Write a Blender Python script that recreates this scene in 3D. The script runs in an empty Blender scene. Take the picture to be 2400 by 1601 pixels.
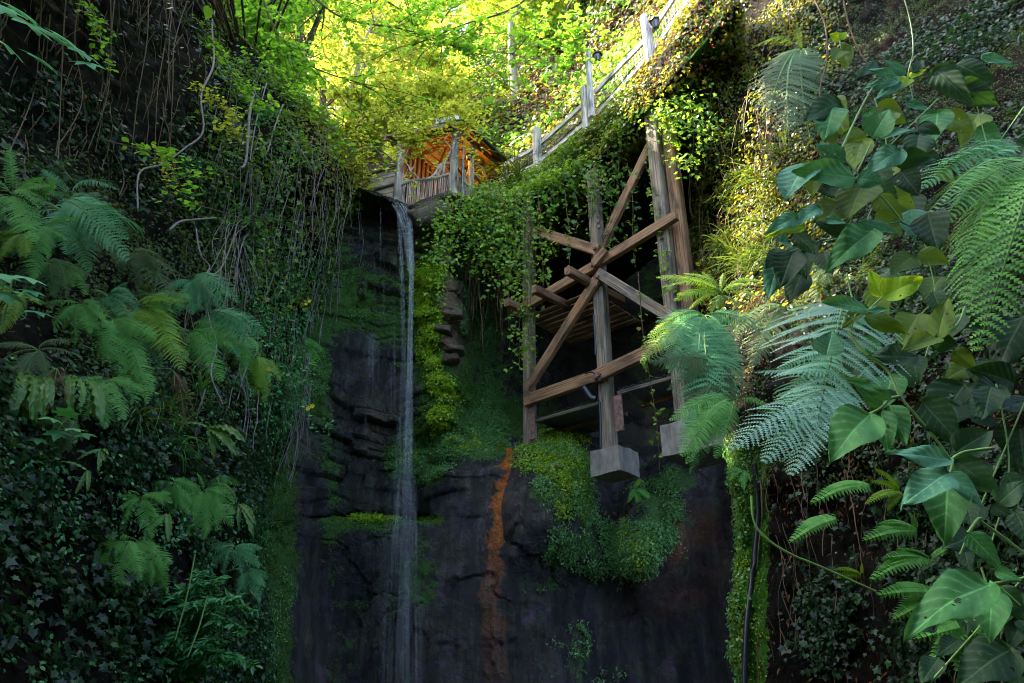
import bpy, math, random
import numpy as np
from mathutils import Vector, Matrix
rng = np.random.default_rng(7); random.seed(7)
S = bpy.context.scene
# ------------------------------------------------------------------ camera, light
F = 1733.0; PITCH = math.radians(26); CZ = 1.6
cd = bpy.data.cameras.new('camera'); cam = bpy.data.objects.new('camera', cd); S.collection.objects.link(cam)
cd.sensor_width = 36; cd.lens = 36*F/2400; cd.clip_start = .05; cd.clip_end = 600
cam.location = (0, 0, CZ); cam.rotation_euler = (math.radians(90)+PITCH, 0, 0); S.camera = cam
sd = Vector((-.58, .12, .80)).normalized()                     # towards the sun
W = bpy.data.worlds.new('World'); S.world = W; W.use_nodes = True
wn = W.node_tree.nodes; bg = wn['Background']; sk = wn.new('ShaderNodeTexSky'); sk.sky_type = 'NISHITA'; sk.sun_disc = False
sk.sun_elevation = math.asin(sd.z); sk.sun_rotation = math.atan2(sd.x, sd.y); sk.air_density = .8; sk.dust_density = 2.5; sk.ozone_density = .6
W.node_tree.links.new(sk.outputs[0], bg.inputs[0]); bg.inputs[1].default_value = .15
sl = bpy.data.lights.new('sun', 'SUN'); sl.energy = 3.8; sl.angle = math.radians(.5); sl.color = (1, .9, .72)
so = bpy.data.objects.new('sun', sl); so.rotation_euler = sd.to_track_quat('Z', 'Y').to_euler(); S.collection.objects.link(so)
S.view_settings.view_transform = 'Standard'; S.view_settings.look = 'None'; S.view_settings.exposure = 3.15; S.view_settings.gamma = 1
S.render.engine = 'CYCLES'
cy = S.cycles; cy.max_bounces = 5; cy.diffuse_bounces = 3; cy.glossy_bounces = 2; cy.transmission_bounces = 4; cy.transparent_max_bounces = 12
cy.use_denoising = True; cy.filter_width = 1.0; cy.sample_clamp_indirect = 6
# ------------------------------------------------------------------ helpers
cp, sp = math.cos(PITCH), math.sin(PITCH)
def P(px, py, Y):
    u = (px-1200)/F; v = (800.5-py)/F
    dy = cp - sp*v; dz = sp + cp*v; t = Y/dy
    return np.array([u*t, Y, dz*t + CZ])
def proj(A):
    A = np.asarray(A, float); x = A[..., 0]; y = A[..., 1]; z = A[..., 2]-CZ
    f = y*cp + z*sp; v = -y*sp + z*cp; f = np.where(f < .05, .05, f)
    return 1200 + F*x/f, 800.5 - F*v/f
def onplane(px, py, A, B):                                       # pixel ray met with the upright plane through A and B
    u = (px-1200)/F; v = (800.5-py)/F
    d = np.array([u, cp-sp*v, sp+cp*v]); n = np.array([B[1]-A[1], A[0]-B[0], 0.])
    t = (A-np.array([0, 0, CZ])).dot(n)/d.dot(n)
    return d*t+np.array([0, 0, CZ])
def onz(px, py, z):
    u = (px-1200)/F; v = (800.5-py)/F; dy = cp - sp*v; dz = sp + cp*v; t = (z-CZ)/dz
    return np.array([u*t, dy*t, z])
def nz(v): return v/np.maximum(np.linalg.norm(v, axis=-1, keepdims=True), 1e-9)
_h = np.random.default_rng(3).random(65536)
def hsh(i, j, k): return _h[(i*7349 + j*19391 + k*5081) & 65535]
def vnoise(p):
    i = np.floor(p).astype(np.int64); f = p-i; f = f*f*(3-2*f); r = 0
    for a in (0, 1):
        for b in (0, 1):
            for c in (0, 1):
                w = (f[..., 0] if a else 1-f[..., 0])*(f[..., 1] if b else 1-f[..., 1])*(f[..., 2] if c else 1-f[..., 2])
                r = r + w*hsh(i[..., 0]+a, i[..., 1]+b, i[..., 2]+c)
    return r
def fbm(p, o=4, s=0):
    p = np.asarray(p, float)+s*17.3; r = 0; a = .5
    for k in range(o): r = r + a*vnoise(p); p = p*2.03+5.1; a *= .5
    return r/(1-.5**o)
def tag(o, label=None, cat=None, group=None, kind=None):
    if label: o['label'] = label
    if cat: o['category'] = cat
    if group: o['group'] = group
    if kind: o['kind'] = kind
    return o
def link(name, me, parent=None, mats=()):
    for m in mats: me.materials.append(m)
    o = bpy.data.objects.new(name, me); S.collection.objects.link(o)
    if parent is not None: o.parent = parent
    return o
def meshN(name, V, T, attrs=None, smooth=False, mi=None):
    """V (n,3), T (m,3|4) index arrays -> mesh"""
    V = np.asarray(V, np.float32); T = np.asarray(T, np.int32); k = T.shape[1]
    me = bpy.data.meshes.new(name); me.vertices.add(len(V)); me.vertices.foreach_set('co', V.ravel())
    me.loops.add(T.size); me.loops.foreach_set('vertex_index', T.ravel())
    me.polygons.add(len(T)); me.polygons.foreach_set('loop_start', np.arange(0, T.size, k, dtype=np.int32))
    if mi is not None: me.polygons.foreach_set('material_index', np.asarray(mi, np.int32))
    me.polygons.foreach_set('use_smooth', np.full(len(T), bool(smooth)))
    for n_, a in (attrs or {}).items():
        at = me.attributes.new(n_, 'FLOAT', 'POINT'); at.data.foreach_set('value', np.asarray(a, np.float32).ravel())
    me.update(calc_edges=True); return me
def empty(name, loc=(0, 0, 0)):
    o = bpy.data.objects.new(name, None); o.empty_display_size = .1; S.collection.objects.link(o); o.location = Vector(loc); return o
class MB:                                                        # collects quads into one mesh
    def __init__(s): s.v = []; s.f = []; s.n = 0
    def add(s, V, Q):
        V = np.asarray(V, float); s.v.append(V); s.f.append(np.asarray(Q, int)+s.n); s.n += len(V); return s
    def box8(s, c): return s.add(c, [(0, 1, 3, 2), (4, 6, 7, 5), (0, 4, 5, 1), (2, 3, 7, 6), (0, 2, 6, 4), (1, 5, 7, 3)])
    def beam(s, a, b, w, h, side=None, up=(0, 0, 1)):            # timber from a to b: w across 'side', h along the other way
        a = np.asarray(a, float); b = np.asarray(b, float); d = nz(b-a)
        sd_ = np.asarray(side, float) if side is not None else np.cross(d, up)
        sd_ = nz(sd_-d*sd_.dot(d)); u = np.cross(sd_, d)
        c = [p+i*sd_*w/2+j*u*h/2 for p in (a, b) for i in (-1, 1) for j in (-1, 1)]
        return s.box8(c)
    def tube(s, pts, r, k=6, caps=True):
        V, Q = tube(pts, r, k); s.add(V, Q)
        if caps: 
            n = len(pts)
            for base in (0, (n-1)*k):
                if k == 4: pass
        return s
    def build(s, name, mat, parent=None, loc=None, smooth=False, bev=0):
        V = np.concatenate(s.v); Q = np.concatenate(s.f)
        if loc is not None: V = V-np.asarray(loc)
        elif parent is not None: V = V-np.array(parent.location)
        me = meshN(name, V, Q, smooth=smooth); o = link(name, me, parent, [mat])
        if loc is not None: o.location = Vector(loc)
        if bev:
            m = o.modifiers.new('b', 'BEVEL'); m.width = bev; m.segments = 2; m.limit_method = 'ANGLE'
        return o
def tube(pts, r, k=6):
    pts = np.asarray(pts, float); n = len(pts); r = np.broadcast_to(np.asarray(r, float), (n,))
    d = nz(np.gradient(pts, axis=0)); ref = np.array([.13, .31, .94]); ref2 = np.array([1., .1, 0])
    a = np.cross(d, np.where(np.abs(d@ref)[:, None] > .95, ref2, ref)); a = nz(a); b = np.cross(d, a)
    th = np.arange(k)*2*math.pi/k
    V = pts[:, None]+r[:, None, None]*(np.cos(th)[None, :, None]*a[:, None]+np.sin(th)[None, :, None]*b[:, None])
    i = np.arange(n-1)[:, None]*k; j = np.arange(k)[None]; j2 = (j+1) % k
    Q = np.stack([i+j, i+j2, i+k+j2, i+k+j], -1).reshape(-1, 4)
    return V.reshape(-1, 3), Q
def spline(ctrl, n):
    c = np.asarray(ctrl, float); m = len(c); t = np.linspace(0, m-1, n); i = np.clip(t.astype(int), 0, m-2); f = (t-i)[:, None]
    p0 = c[np.clip(i-1, 0, m-1)]; p1 = c[i]; p2 = c[i+1]; p3 = c[np.clip(i+2, 0, m-1)]
    return .5*((2*p1)+(p2-p0)*f+(2*p0-5*p1+4*p2-p3)*f**2+(3*p1-p0-3*p2+p3)*f**3)
class Surf:                                                      # a bank or cliff: control net -> dense displaced sheet
    def __init__(s, rows, nu, nv, disp=None):
        c = np.array([[P(*q) if len(q) == 3 else np.array(q[:3]) for q in r] for r in rows])
        a = np.stack([spline(c[i], nu) for i in range(len(c))])
        g = spline(a.reshape(len(c), -1), nv).reshape(nv, nu, 3)
        s.nu, s.nv = nu, nv; s.base = g; N = s.normals(g)
        if disp is not None: g = g + disp(g, N)
        s.g = g; s.N = s.normals(g)
    def normals(s, g):
        du = np.gradient(g, axis=1); dv = np.gradient(g, axis=0); n = nz(np.cross(dv, du))
        c = g-np.array([0, 0, CZ]); sg = np.sign(np.median((n*c).sum(-1)))
        return -n*sg
    def mesh(s, name, mat, attrs=None, label=None, kind='structure', cat=None):
        i = (np.arange(s.nv-1)[:, None]*s.nu+np.arange(s.nu-1)[None]).ravel()
        Q = np.stack([i, i+1, i+s.nu+1, i+s.nu], -1)
        me = meshN(name, s.g.reshape(-1, 3), Q, {k: v for k, v in (attrs or {}).items()}, smooth=True)
        o = link(name, me, None, [mat]); tag(o, label, cat, None, kind); return o
    def sample(s, n, mask=None):
        g = s.g; e1 = g[1:, :-1]-g[:-1, :-1]; e2 = g[:-1, 1:]-g[:-1, :-1]
        A = np.linalg.norm(np.cross(e1, e2), axis=-1)
        if mask is not None:
            X, Y_ = proj(g[:-1, :-1]); A = A*mask(X, Y_, g[:-1, :-1])
        p = A.ravel()/A.sum(); k = rng.choice(len(p), n, p=p); i, j = np.divmod(k, s.nu-1)
        a, b = rng.random((2, n, 1))
        return g[i, j]+a*e1[i, j]+b*e2[i, j], s.N[i, j]
    def at(s, px, py):
        X, Y_ = proj(s.g); D = (X-px)**2+(Y_-py)**2+0*s.g[..., 1]
        near = D < D.min()+64
        k = np.argmin(np.where(near, s.g[..., 1], 1e9)); i, j = divmod(k, s.nu)
        return s.g[i, j].copy(), s.N[i, j].copy()
# leaf templates: (verts, tris), base at origin, tip along +y, face normal +z
def fan(out, c, zc=.0):
    V = [(c[0], c[1], zc)]+[tuple(o) for o in out]; n = len(out)
    return np.array(V, float), np.array([(0, 1+i, 1+(i+1) % n) for i in range(n)])
LT = {
 'ivy': fan([(0, .0, 0), (.38, -.14, -.04), (.34, .18, 0), (.62, .34, -.07), (.26, .52, 0), (0, 1, -.1), (-.26, .52, 0), (-.62, .34, -.07), (-.34, .18, 0), (-.38, -.14, -.04)], (0, .28), .05),
 'maple': fan([(0, .0, 0), (.3, -.12, -.03), (.28, .05, 0), (.66, .12, -.08), (.4, .3, 0), (.58, .62, -.08), (.2, .58, 0), (0, 1, -.1), (-.2, .58, 0), (-.58, .62, -.08), (-.4, .3, 0), (-.66, .12, -.08), (-.28, .05, 0), (-.3, -.12, -.03)], (0, .3), .05),
 'oval': (np.array([(0, 0, 0), (.3, .3, .07), (.27, .65, .06), (0, 1, -.06), (-.27, .65, .06), (-.3, .3, .07)]), np.array([(0, 1, 2), (0, 2, 3), (0, 3, 4), (0, 4, 5)])),
 'lance': (np.array([(0, 0, 0), (.15, .3, .04), (.13, .62, .03), (0, 1, -.08), (-.13, .62, .03), (-.15, .3, .04)]), np.array([(0, 1, 2), (0, 2, 3), (0, 3, 4), (0, 4, 5)])),
 'dia': (np.array([(0, 0, 0), (.33, .45, .08), (0, 1, 0), (-.33, .45, .08)]), np.array([(0, 1, 2), (0, 2, 3)])),
 'tri': (np.array([(-.4, 0, 0), (.4, .1, 0), (0, 1, .1)]), np.array([(0, 1, 2)])),
}
def leaves(pos, nrm, tip, size, kind='dia', curl=.0):
    """arrays of leaves -> V, T, rnd"""
    tv, tf = LT[kind]; n = len(pos); nrm = nz(nrm); tip = nz(tip-nrm*(tip*nrm).sum(-1, keepdims=True)); b = np.cross(tip, nrm)
    size = np.broadcast_to(size, (n,))[:, None, None]; wx = rng.uniform(.8, 1.15, (n, 1, 1))
    V = pos[:, None]+size*(tv[None, :, 0:1]*wx*b[:, None]+tv[None, :, 1:2]*tip[:, None]+tv[None, :, 2:3]*nrm[:, None]*rng.uniform(-.6, 1.6, (n, 1, 1)))
    T = tf[None]+np.arange(n)[:, None, None]*len(tv)
    return V.reshape(-1, 3), T.reshape(-1, 3), np.repeat(rng.random(n), len(tv))
def rdir(n, s=1.): return rng.normal(0, s, (n, 3))
class LB:                                                        # leaf bin
    def __init__(s): s.V = []; s.T = []; s.R = []; s.M = []; s.n = 0
    def add(s, V, T, R, m=0): s.V.append(V); s.T.append(T+s.n); s.R.append(R); s.M.append(np.full(len(T), m)); s.n += len(V); return s
    def addq(s, V, Q, m=1):
        T = np.concatenate([Q[:, [0, 1, 2]], Q[:, [0, 2, 3]]]); return s.add(V, T, np.full(len(V), .5), m)
    def build(s, name, mats, parent=None, loc=None):
        V = np.concatenate(s.V); off = np.asarray(loc) if loc is not None else (np.array(parent.location) if parent is not None else np.zeros(3))
        me = meshN(name, V-off, np.concatenate(s.T), {'rnd': np.concatenate(s.R)}, mi=np.concatenate(s.M))
        o = link(name, me, parent, mats)
        if loc is not None: o.location = Vector(loc)
        return o
# ------------------------------------------------------------------ materials
def mat(name):
    m = bpy.data.materials.new(name); m.use_nodes = True; nt = m.node_tree; return m, nt, nt.nodes['Principled BSDF'], nt.nodes['Material Output']
def ramp(nt, stops):
    r = nt.nodes.new('ShaderNodeValToRGB'); e = r.color_ramp.elements
    while len(e) < len(stops): e.new(.5)
    for i, (p, c) in enumerate(stops): e[i].position = p; e[i].color = (*c, 1)
    return r
def leafmat(name, stops, tr, trans=.45, rough=.45, spec=.5):
    m, nt, b, out = mat(name); L = nt.links
    a = nt.nodes.new('ShaderNodeAttribute'); a.attribute_name = 'rnd'
    r = ramp(nt, stops); L.new(a.outputs['Fac'], r.inputs[0]); L.new(r.outputs[0], b.inputs['Base Color'])
    b.inputs['Roughness'].default_value = rough; b.inputs['Specular IOR Level'].default_value = spec
    t = nt.nodes.new('ShaderNodeBsdfTranslucent')
    r2 = ramp(nt, [(p, tuple(x*(.7+.45*i/max(1, len(stops)-1)) for x in tr)) for i, (p, c) in enumerate(stops)])
    L.new(a.outputs['Fac'], r2.inputs[0]); L.new(r2.outputs[0], t.inputs[0])
    mx = nt.nodes.new('ShaderNodeMixShader'); mx.inputs[0].default_value = trans
    L.new(b.outputs[0], mx.inputs[1]); L.new(t.outputs[0], mx.inputs[2]); L.new(mx.outputs[0], out.inputs[0]); return m
M = {}
M['canopy'] = leafmat('canopy_leaf', [(0, (.04, .10, .008)), (.5, (.10, .18, .012)), (.97, (.2, .28, .015)), (1, (.3, .16, .02))], (.72, .76, .07), .62)
M['canopy2'] = leafmat('canopy_leaf_deep', [(0, (.015, .07, .01)), (.6, (.04, .14, .012)), (1, (.1, .22, .02))], (.35, .7, .04), .55)
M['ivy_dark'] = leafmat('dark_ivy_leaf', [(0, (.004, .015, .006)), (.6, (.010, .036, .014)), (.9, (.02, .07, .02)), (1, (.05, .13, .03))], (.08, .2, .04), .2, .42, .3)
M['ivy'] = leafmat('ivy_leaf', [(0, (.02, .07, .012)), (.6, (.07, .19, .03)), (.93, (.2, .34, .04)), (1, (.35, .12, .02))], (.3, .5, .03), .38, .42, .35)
M['ivy_lit_tone'] = leafmat('ivy_leaf_lit_tone', [(0, (.05, .16, .015)), (.6, (.14, .34, .03)), (.95, (.34, .52, .05)), (1, (.4, .2, .03))], (.4, .6, .04), .42, .45, .3)  # paler ivy copy, sunlight put into the leaf colour
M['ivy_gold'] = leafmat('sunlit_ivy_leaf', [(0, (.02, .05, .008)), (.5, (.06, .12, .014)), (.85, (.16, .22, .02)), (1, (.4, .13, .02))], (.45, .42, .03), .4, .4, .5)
M['dead'] = leafmat('dead_leaf', [(0, (.03, .012, .006)), (.6, (.10, .035, .012)), (1, (.26, .10, .025))], (.35, .12, .03), .25, .7, .2)
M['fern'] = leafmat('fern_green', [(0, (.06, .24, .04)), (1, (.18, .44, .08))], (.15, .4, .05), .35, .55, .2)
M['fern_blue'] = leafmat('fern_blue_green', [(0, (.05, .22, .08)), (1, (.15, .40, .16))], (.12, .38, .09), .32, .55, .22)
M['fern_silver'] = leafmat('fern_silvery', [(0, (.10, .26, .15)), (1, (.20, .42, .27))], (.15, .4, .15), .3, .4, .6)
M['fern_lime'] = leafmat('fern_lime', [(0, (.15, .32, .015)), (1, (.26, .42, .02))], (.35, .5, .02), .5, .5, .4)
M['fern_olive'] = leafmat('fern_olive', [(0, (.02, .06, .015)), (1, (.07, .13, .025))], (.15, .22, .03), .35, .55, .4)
M['fern_brown'] = leafmat('fern_withered', [(0, (.07, .03, .015)), (1, (.14, .06, .03))], (.2, .08, .03), .2, .8, .2)
M['shrub'] = leafmat('shrub_leaf', [(0, (.02, .13, .03)), (.8, (.08, .31, .10)), (1, (.18, .44, .13))], (.1, .35, .05), .3, .42, .35)
M['grass'] = leafmat('grass_blade', [(0, (.02, .06, .01)), (.6, (.06, .13, .015)), (.9, (.13, .19, .03)), (1, (.3, .18, .05))], (.2, .3, .03), .3, .5, .3)
M['moss'] = leafmat('moss_tuft', [(0, (.02, .07, .012)), (.6, (.07, .17, .02)), (1, (.18, .32, .02))], (.15, .28, .02), .3, .8, .2)
M['liver'] = leafmat('liverwort', [(0, (.04, .15, .035)), (.6, (.12, .30, .08)), (1, (.26, .48, .16))], (.15, .4, .06), .3, .45, .5)
M['lime_moss'] = leafmat('lime_moss', [(0, (.14, .32, .012)), (1, (.42, .58, .03))], (.3, .4, .02), .35, .7, .3)
def solid(name, c, rough=.7, spec=.3, metal=0, bump=0, scale=20, var=.25, wood=False):
    m, nt, b, out = mat(name); L = nt.links; tc = nt.nodes.new('ShaderNodeTexCoord')
    n = nt.nodes.new('ShaderNodeTexNoise'); n.inputs['Scale'].default_value = scale; n.inputs['Detail'].default_value = 6
    if wood:
        mp = nt.nodes.new('ShaderNodeMapping'); mp.inputs['Scale'].default_value = wood; L.new(tc.outputs['Object'], mp.inputs[0]); L.new(mp.outputs[0], n.inputs[0])
    else: L.new(tc.outputs['Object'], n.inputs[0])
    r = ramp(nt, [(.3, tuple(x*(1-var) for x in c)), (.55, c), (.75, tuple(min(1, x*(1+var)) for x in c))]); L.new(n.outputs[0], r.inputs[0]); L.new(r.outputs[0], b.inputs['Base Color'])
    b.inputs['Roughness'].default_value = rough; b.inputs['Specular IOR Level'].default_value = spec; b.inputs['Metallic'].default_value = metal
    if bump:
        bp = nt.nodes.new('ShaderNodeBump'); bp.inputs['Strength'].default_value = bump; bp.inputs['Distance'].default_value = .02; L.new(n.outputs[0], bp.inputs['Height']); L.new(bp.outputs[0], b.inputs['Normal'])
    return m
M['stem'] = solid('dry_stem', (.13, .085, .05), .8, .2)
M['stem_grey'] = solid('grey_stem', (.24, .19, .19), .7, .3)
M['stem_green'] = solid('green_stem', (.12, .24, .05), .5, .4)
M['bark'] = solid('bark', (.14, .10, .07), .9, .2, bump=.8, scale=9, wood=(3, 3, .6))
M['bark_pale'] = solid('pale_bark', (.38, .35, .24), .9, .2, bump=.5, scale=8, wood=(3, 3, .6))
M['concrete'] = solid('concrete', (.26, .24, .205), .9, .2, bump=.9, scale=5, var=.4, wood=(2.2, 2.2, .8))
M['timber_grey'] = solid('grey_rail_timber', (.42, .40, .44), .55, .4, bump=.25, scale=6, wood=(4, 4, 14))
M['black'] = solid('black_plastic', (.02, .02, .025), .35, .5)
M['metal'] = solid('grey_metal', (.25, .26, .3), .4, .5, .6)
M['rustmetal'] = solid('rusty_steel', (.22, .13, .11), .7, .3, .2, bump=.3, var=.6)
M['mesh'] = solid('wire', (.3, .28, .3), .5, .5, .5)
M['white'] = solid('white_paint', (.75, .76, .74), .5)
M['green'] = solid('dark_green_paint', (.04, .12, .08), .5)
M['moss_wood'] = solid('mossy_timber', (.13, .15, .03), .85, scale=14, var=.6)
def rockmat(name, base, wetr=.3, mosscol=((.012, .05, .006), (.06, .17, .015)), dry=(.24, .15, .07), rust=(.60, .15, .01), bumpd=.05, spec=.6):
    m, nt, b, out = mat(name); L = nt.links; g = nt.nodes.new('ShaderNodeNewGeometry')
    def att(n_):
        a = nt.nodes.new('ShaderNodeAttribute'); a.attribute_name = n_; return a.outputs['Fac']
    def noise(sc, d=8, mp=None, rgh=.6):
        n = nt.nodes.new('ShaderNodeTexNoise'); n.inputs['Scale'].default_value = sc; n.inputs['Detail'].default_value = d; n.inputs['Roughness'].default_value = rgh
        if mp:
            q = nt.nodes.new('ShaderNodeMapping'); q.inputs['Scale'].default_value = mp; L.new(g.outputs['Position'], q.inputs[0]); L.new(q.outputs[0], n.inputs[0])
        else: L.new(g.outputs['Position'], n.inputs[0])
        return n.outputs[0]
    def mix(f, a, c):
        x = nt.nodes.new('ShaderNodeMix'); x.data_type = 'RGBA'; L.new(f, x.inputs[0])
        for i, q in ((6, a), (7, c)):
            if isinstance(q, tuple): x.inputs[i].default_value = (*q, 1)
            else: L.new(q, x.inputs[i])
        return x.outputs[2]
    n1 = noise(2.3); n2 = noise(26, 5); n3 = noise(1.2, 6, (5, 5, .7))
    r = ramp(nt, [(.28, tuple(x*.35 for x in base)), (.45, base), (.55, (base[0]*.9, base[1]*1.4, base[2]*.6)), (.62, (base[0]*1.9, base[1]*1.5, base[2]*1.6)), (.75, tuple(x*2.6 for x in base))])
    L.new(n1, r.inputs[0]); st = ramp(nt, [(.38, (.35, .35, .38)), (.5, (.9, .9, .9)), (.68, (2.1, 1.9, 2.2))]); L.new(n3, st.inputs[0])
    mu = nt.nodes.new('ShaderNodeMix'); mu.data_type = 'RGBA'; mu.blend_type = 'MULTIPLY'; mu.inputs[0].default_value = 1; L.new(r.outputs[0], mu.inputs[6]); L.new(st.outputs[0], mu.inputs[7])
    col = mu.outputs[2]
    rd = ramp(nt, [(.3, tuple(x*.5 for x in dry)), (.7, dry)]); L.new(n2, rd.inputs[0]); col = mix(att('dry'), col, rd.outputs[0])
    rr = ramp(nt, [(.3, tuple(x*.35 for x in rust)), (.6, rust)]); L.new(n2, rr.inputs[0]); col = mix(att('rust'), col, rr.outputs[0])
    def math_(op, a, c):
        x = nt.nodes.new('ShaderNodeMath'); x.operation = op
        for i, q in ((0, a), (1, c)):
            if isinstance(q, float): x.inputs[i].default_value = q
            else: L.new(q, x.inputs[i])
        return x.outputs[0]
    ms = ramp(nt, [(.5, (0, 0, 0)), (.56, (1, 1, 1))]); L.new(math_('ADD', math_('MULTIPLY', att('moss'), .8), math_('MULTIPLY', math_('ADD', n2, math_('SUBTRACT', n1, .9)), .95)), ms.inputs[0])
    mc = ramp(nt, [(.3, mosscol[0]), (.7, mosscol[1])]); L.new(noise(60, 4), mc.inputs[0])
    col = mix(ms.outputs[0], col, mc.outputs[0]); L.new(col, b.inputs['Base Color'])
    ro = nt.nodes.new('ShaderNodeMapRange'); ro.inputs['To Min'].default_value = wetr; ro.inputs['To Max'].default_value = .95
    L.new(math_('MAXIMUM', ms.outputs[0], att('dry')), ro.inputs['Value']); L.new(ro.outputs[0], b.inputs['Roughness']); b.inputs['Specular IOR Level'].default_value = spec
    h = math_('ADD', math_('MULTIPLY', noise(9, 8, None, .7), 1.), math_('MULTIPLY', noise(70, 3), .25))
    bp = nt.nodes.new('ShaderNodeBump'); bp.inputs['Strength'].default_value = 1; bp.inputs['Distance'].default_value = bumpd; L.new(h, bp.inputs['Height']); L.new(bp.outputs[0], b.inputs['Normal'])
    return m
M['rock'] = rockmat('wet_rock', (.034, .029, .036), .22, bumpd=.11)
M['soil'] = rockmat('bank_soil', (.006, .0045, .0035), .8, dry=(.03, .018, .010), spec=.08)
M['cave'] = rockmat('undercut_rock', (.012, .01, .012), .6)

def strata(amp, tilt=(-.22, .0), th=.25, soft=0.):
    def d(g, N):
        x, y, z = g[..., 0], g[..., 1], g[..., 2]
        w = (fbm(g*.55, 3, 2)-.5)
        h = z-tilt[0]*x+w*1.3
        # uneven bed thickness
        hq = h/th+.9*np.sin(h*1.3)+.4*np.sin(h*3.1+1); li = np.floor(hq).astype(int); lf = hq-li
        off = hsh(li, li*0+3, li*0+1)
        bw = .3+.9*hsh(li, li*0+7, li*0); xs = (x+off*3+.12*w)/bw; bi = np.floor(xs).astype(int); bf = xs-bi
        blk = hsh(li, bi, li*0+11)
        mort = np.minimum(np.minimum(lf, 1-lf)*6, 1)*np.minimum(np.minimum(bf, 1-bf)*12+.35, 1)
        mass = fbm(g*.7, 4, 5)-.5
        fine = fbm(g*6, 4, 9)-.5
        o = amp*((off-.5)*.22+(blk-.5)*1.05*np.clip((hsh(li, bi, li*0+5)-.2)*3, 0, 1))+mass*.34+fine*.10-.07*(1-mort)*np.clip(fbm(g*1.3,3,14)*4-1.3,0,1)
        return N*o[..., None]
    return d
def smoothrock(a=.25, f=.6, fine=.05):
    return lambda g, N: N*((fbm(g*np.array([1, 1, .7])*f, 5, 4)-.5)*2*a+(fbm(g*5, 4, 8)-.5)*2*fine-.05*np.exp(-((fbm(g*np.array([1, 1, 1.6])*.55, 5, 61)-.5)/.009)**2)-.02*np.exp(-((fbm(g*np.array([1, 1, .5])*1.1, 5, 63)-.5)/.01)**2))[..., None]
def gauss(X, Y, cx, cy_, rx, ry): return np.exp(-((X-cx)/rx)**2-((Y-cy_)/ry)**2)
def inbox(X, Y, x0, x1, y0, y1, s=25.):
    sg = lambda t: 1/(1+np.exp(-np.clip(t/s*3, -30, 30)))
    return sg(X-x0)*sg(x1-X)*sg(Y-y0)*sg(y1-Y)
# ---------------------------------------------------------------- ground under the gorge
gx, gy = np.meshgrid(np.linspace(-60, 60, 121), np.linspace(-40, 160, 161)); gp = np.stack([gx, gy, gx*0], -1)
gp[..., 2] = (fbm(gp*.3, 4)-.5)*.5-.1+np.clip(gy-18, 0, 140)*.22
i = (np.arange(160)[:, None]*121+np.arange(120)[None]).ravel()
z0 = np.zeros(gx.size)
tag(link('ground', meshN('ground', gp.reshape(-1, 3), np.stack([i, i+1, i+122, i+121], -1), {'moss': z0+.3, 'rust': z0, 'dry': z0}, smooth=True), None, [M['soil']]), 'stony gorge floor below the fall', kind='structure')
# ---------------------------------------------------------------- main cliff (behind the fall)
cx = [430, 540, 620, 700, 800, 900, 975, 1030, 1075, 1120, 1180, 1250, 1330]
lip = [(400, 12.4), (410, 12.6), (420, 12.8), (436, 12.9), (446, 13.), (476, 13.), (505, 13.), (500, 12.8), (490, 12.9), (480, 13.1), (480, 13.2), (500, 13.4), (520, 14)]
off = {  # row y : Y per column
 560: [13.2, 13.3, 13.3, 13.4, 13.5, 13.6, 13.5, 13.0, 13.3, 13.8, 14.2, 14.6, 15.5],
 660: [12.6, 12.9, 13.0, 13.1, 13.2, 13.3, 13.2, 12.5, 13.1, 13.9, 14.2, 14.6, 15.5],
 760: [12.2, 12.5, 12.7, 12.9, 13.1, 13.1, 12.9, 12.3, 12.7, 13.7, 14.0, 14.5, 15.5],
 900: [11.8, 12.1, 12.3, 12.6, 12.9, 12.9, 12.6, 12.1, 12.4, 13.2, 13.6, 14.2, 15.2],
 1000: [11.4, 11.6, 11.9, 12.3, 12.7, 12.8, 12.4, 12.0, 12.0, 12.6, 13.0, 13.6, 14.6],
 1070: [11.1, 11.2, 11.5, 12.1, 12.6, 12.7, 12.4, 12.0, 11.8, 11.9, 11.9, 12.3, 13.0],
 1190: [10.9, 10.7, 11.0, 11.8, 12.4, 12.4, 12.3, 11.9, 11.7, 11.6, 11.4, 11.6, 12.0],
 1215: [10.9, 10.7, 11.0, 11.8, 12.8, 12.9, 12.6, 11.9, 11.7, 11.6, 11.4, 11.5, 11.9],
 1235: [10.8, 10.6, 10.9, 11.7, 11.9, 11.8, 11.8, 11.7, 11.6, 11.5, 11.3, 11.5, 11.8],
 1400: [10.6, 10.4, 10.6, 11.4, 12.1, 11.9, 11.5, 11.5, 11.5, 11.4, 11.3, 11.4, 11.8],
 1750: [10.5, 10.2, 10.4, 11.3, 12.0, 11.6, 11.4, 11.5, 11.5, 11.4, 11.3, 11.4, 11.8]}
liprow = [(cx[k], lip[k][0], lip[k][1]) for k in range(13)]
back = []
for q in liprow:
    w = P(*q); back.append((w[0], w[1]+5, w[2]+.1, 0))
under = [(cx[k], lip[k][0]+28, lip[k][1]+(.45 if 3 < k < 8 else .2)) for k in range(13)]
rows = [back, liprow, under]+[[(cx[k], y, v[k]) for k in range(13)] for y, v in off.items()]
st = strata(.36); sm = smoothrock(.12, .8, .05)
def cdisp(g, N):
    X, Y_ = proj(g); f = np.clip((1190-Y_)/60, 0, 1)*np.clip((1110-X+np.clip(Y_-600, 0, 900)*.0)/50, 0, 1)*np.clip((X-560-np.clip(Y_-950, 0, 500)*.6)/60, 0, 1)
    f = (f*np.clip((Y_-490-np.clip(X-900, 0, 60)*.5)/70, .12, 1))[..., None]; return st(g, N)*f+sm(g, N)*(1-f)
CL = Surf(rows, 330, 620, cdisp)
X, Y_ = proj(CL.g)
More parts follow.
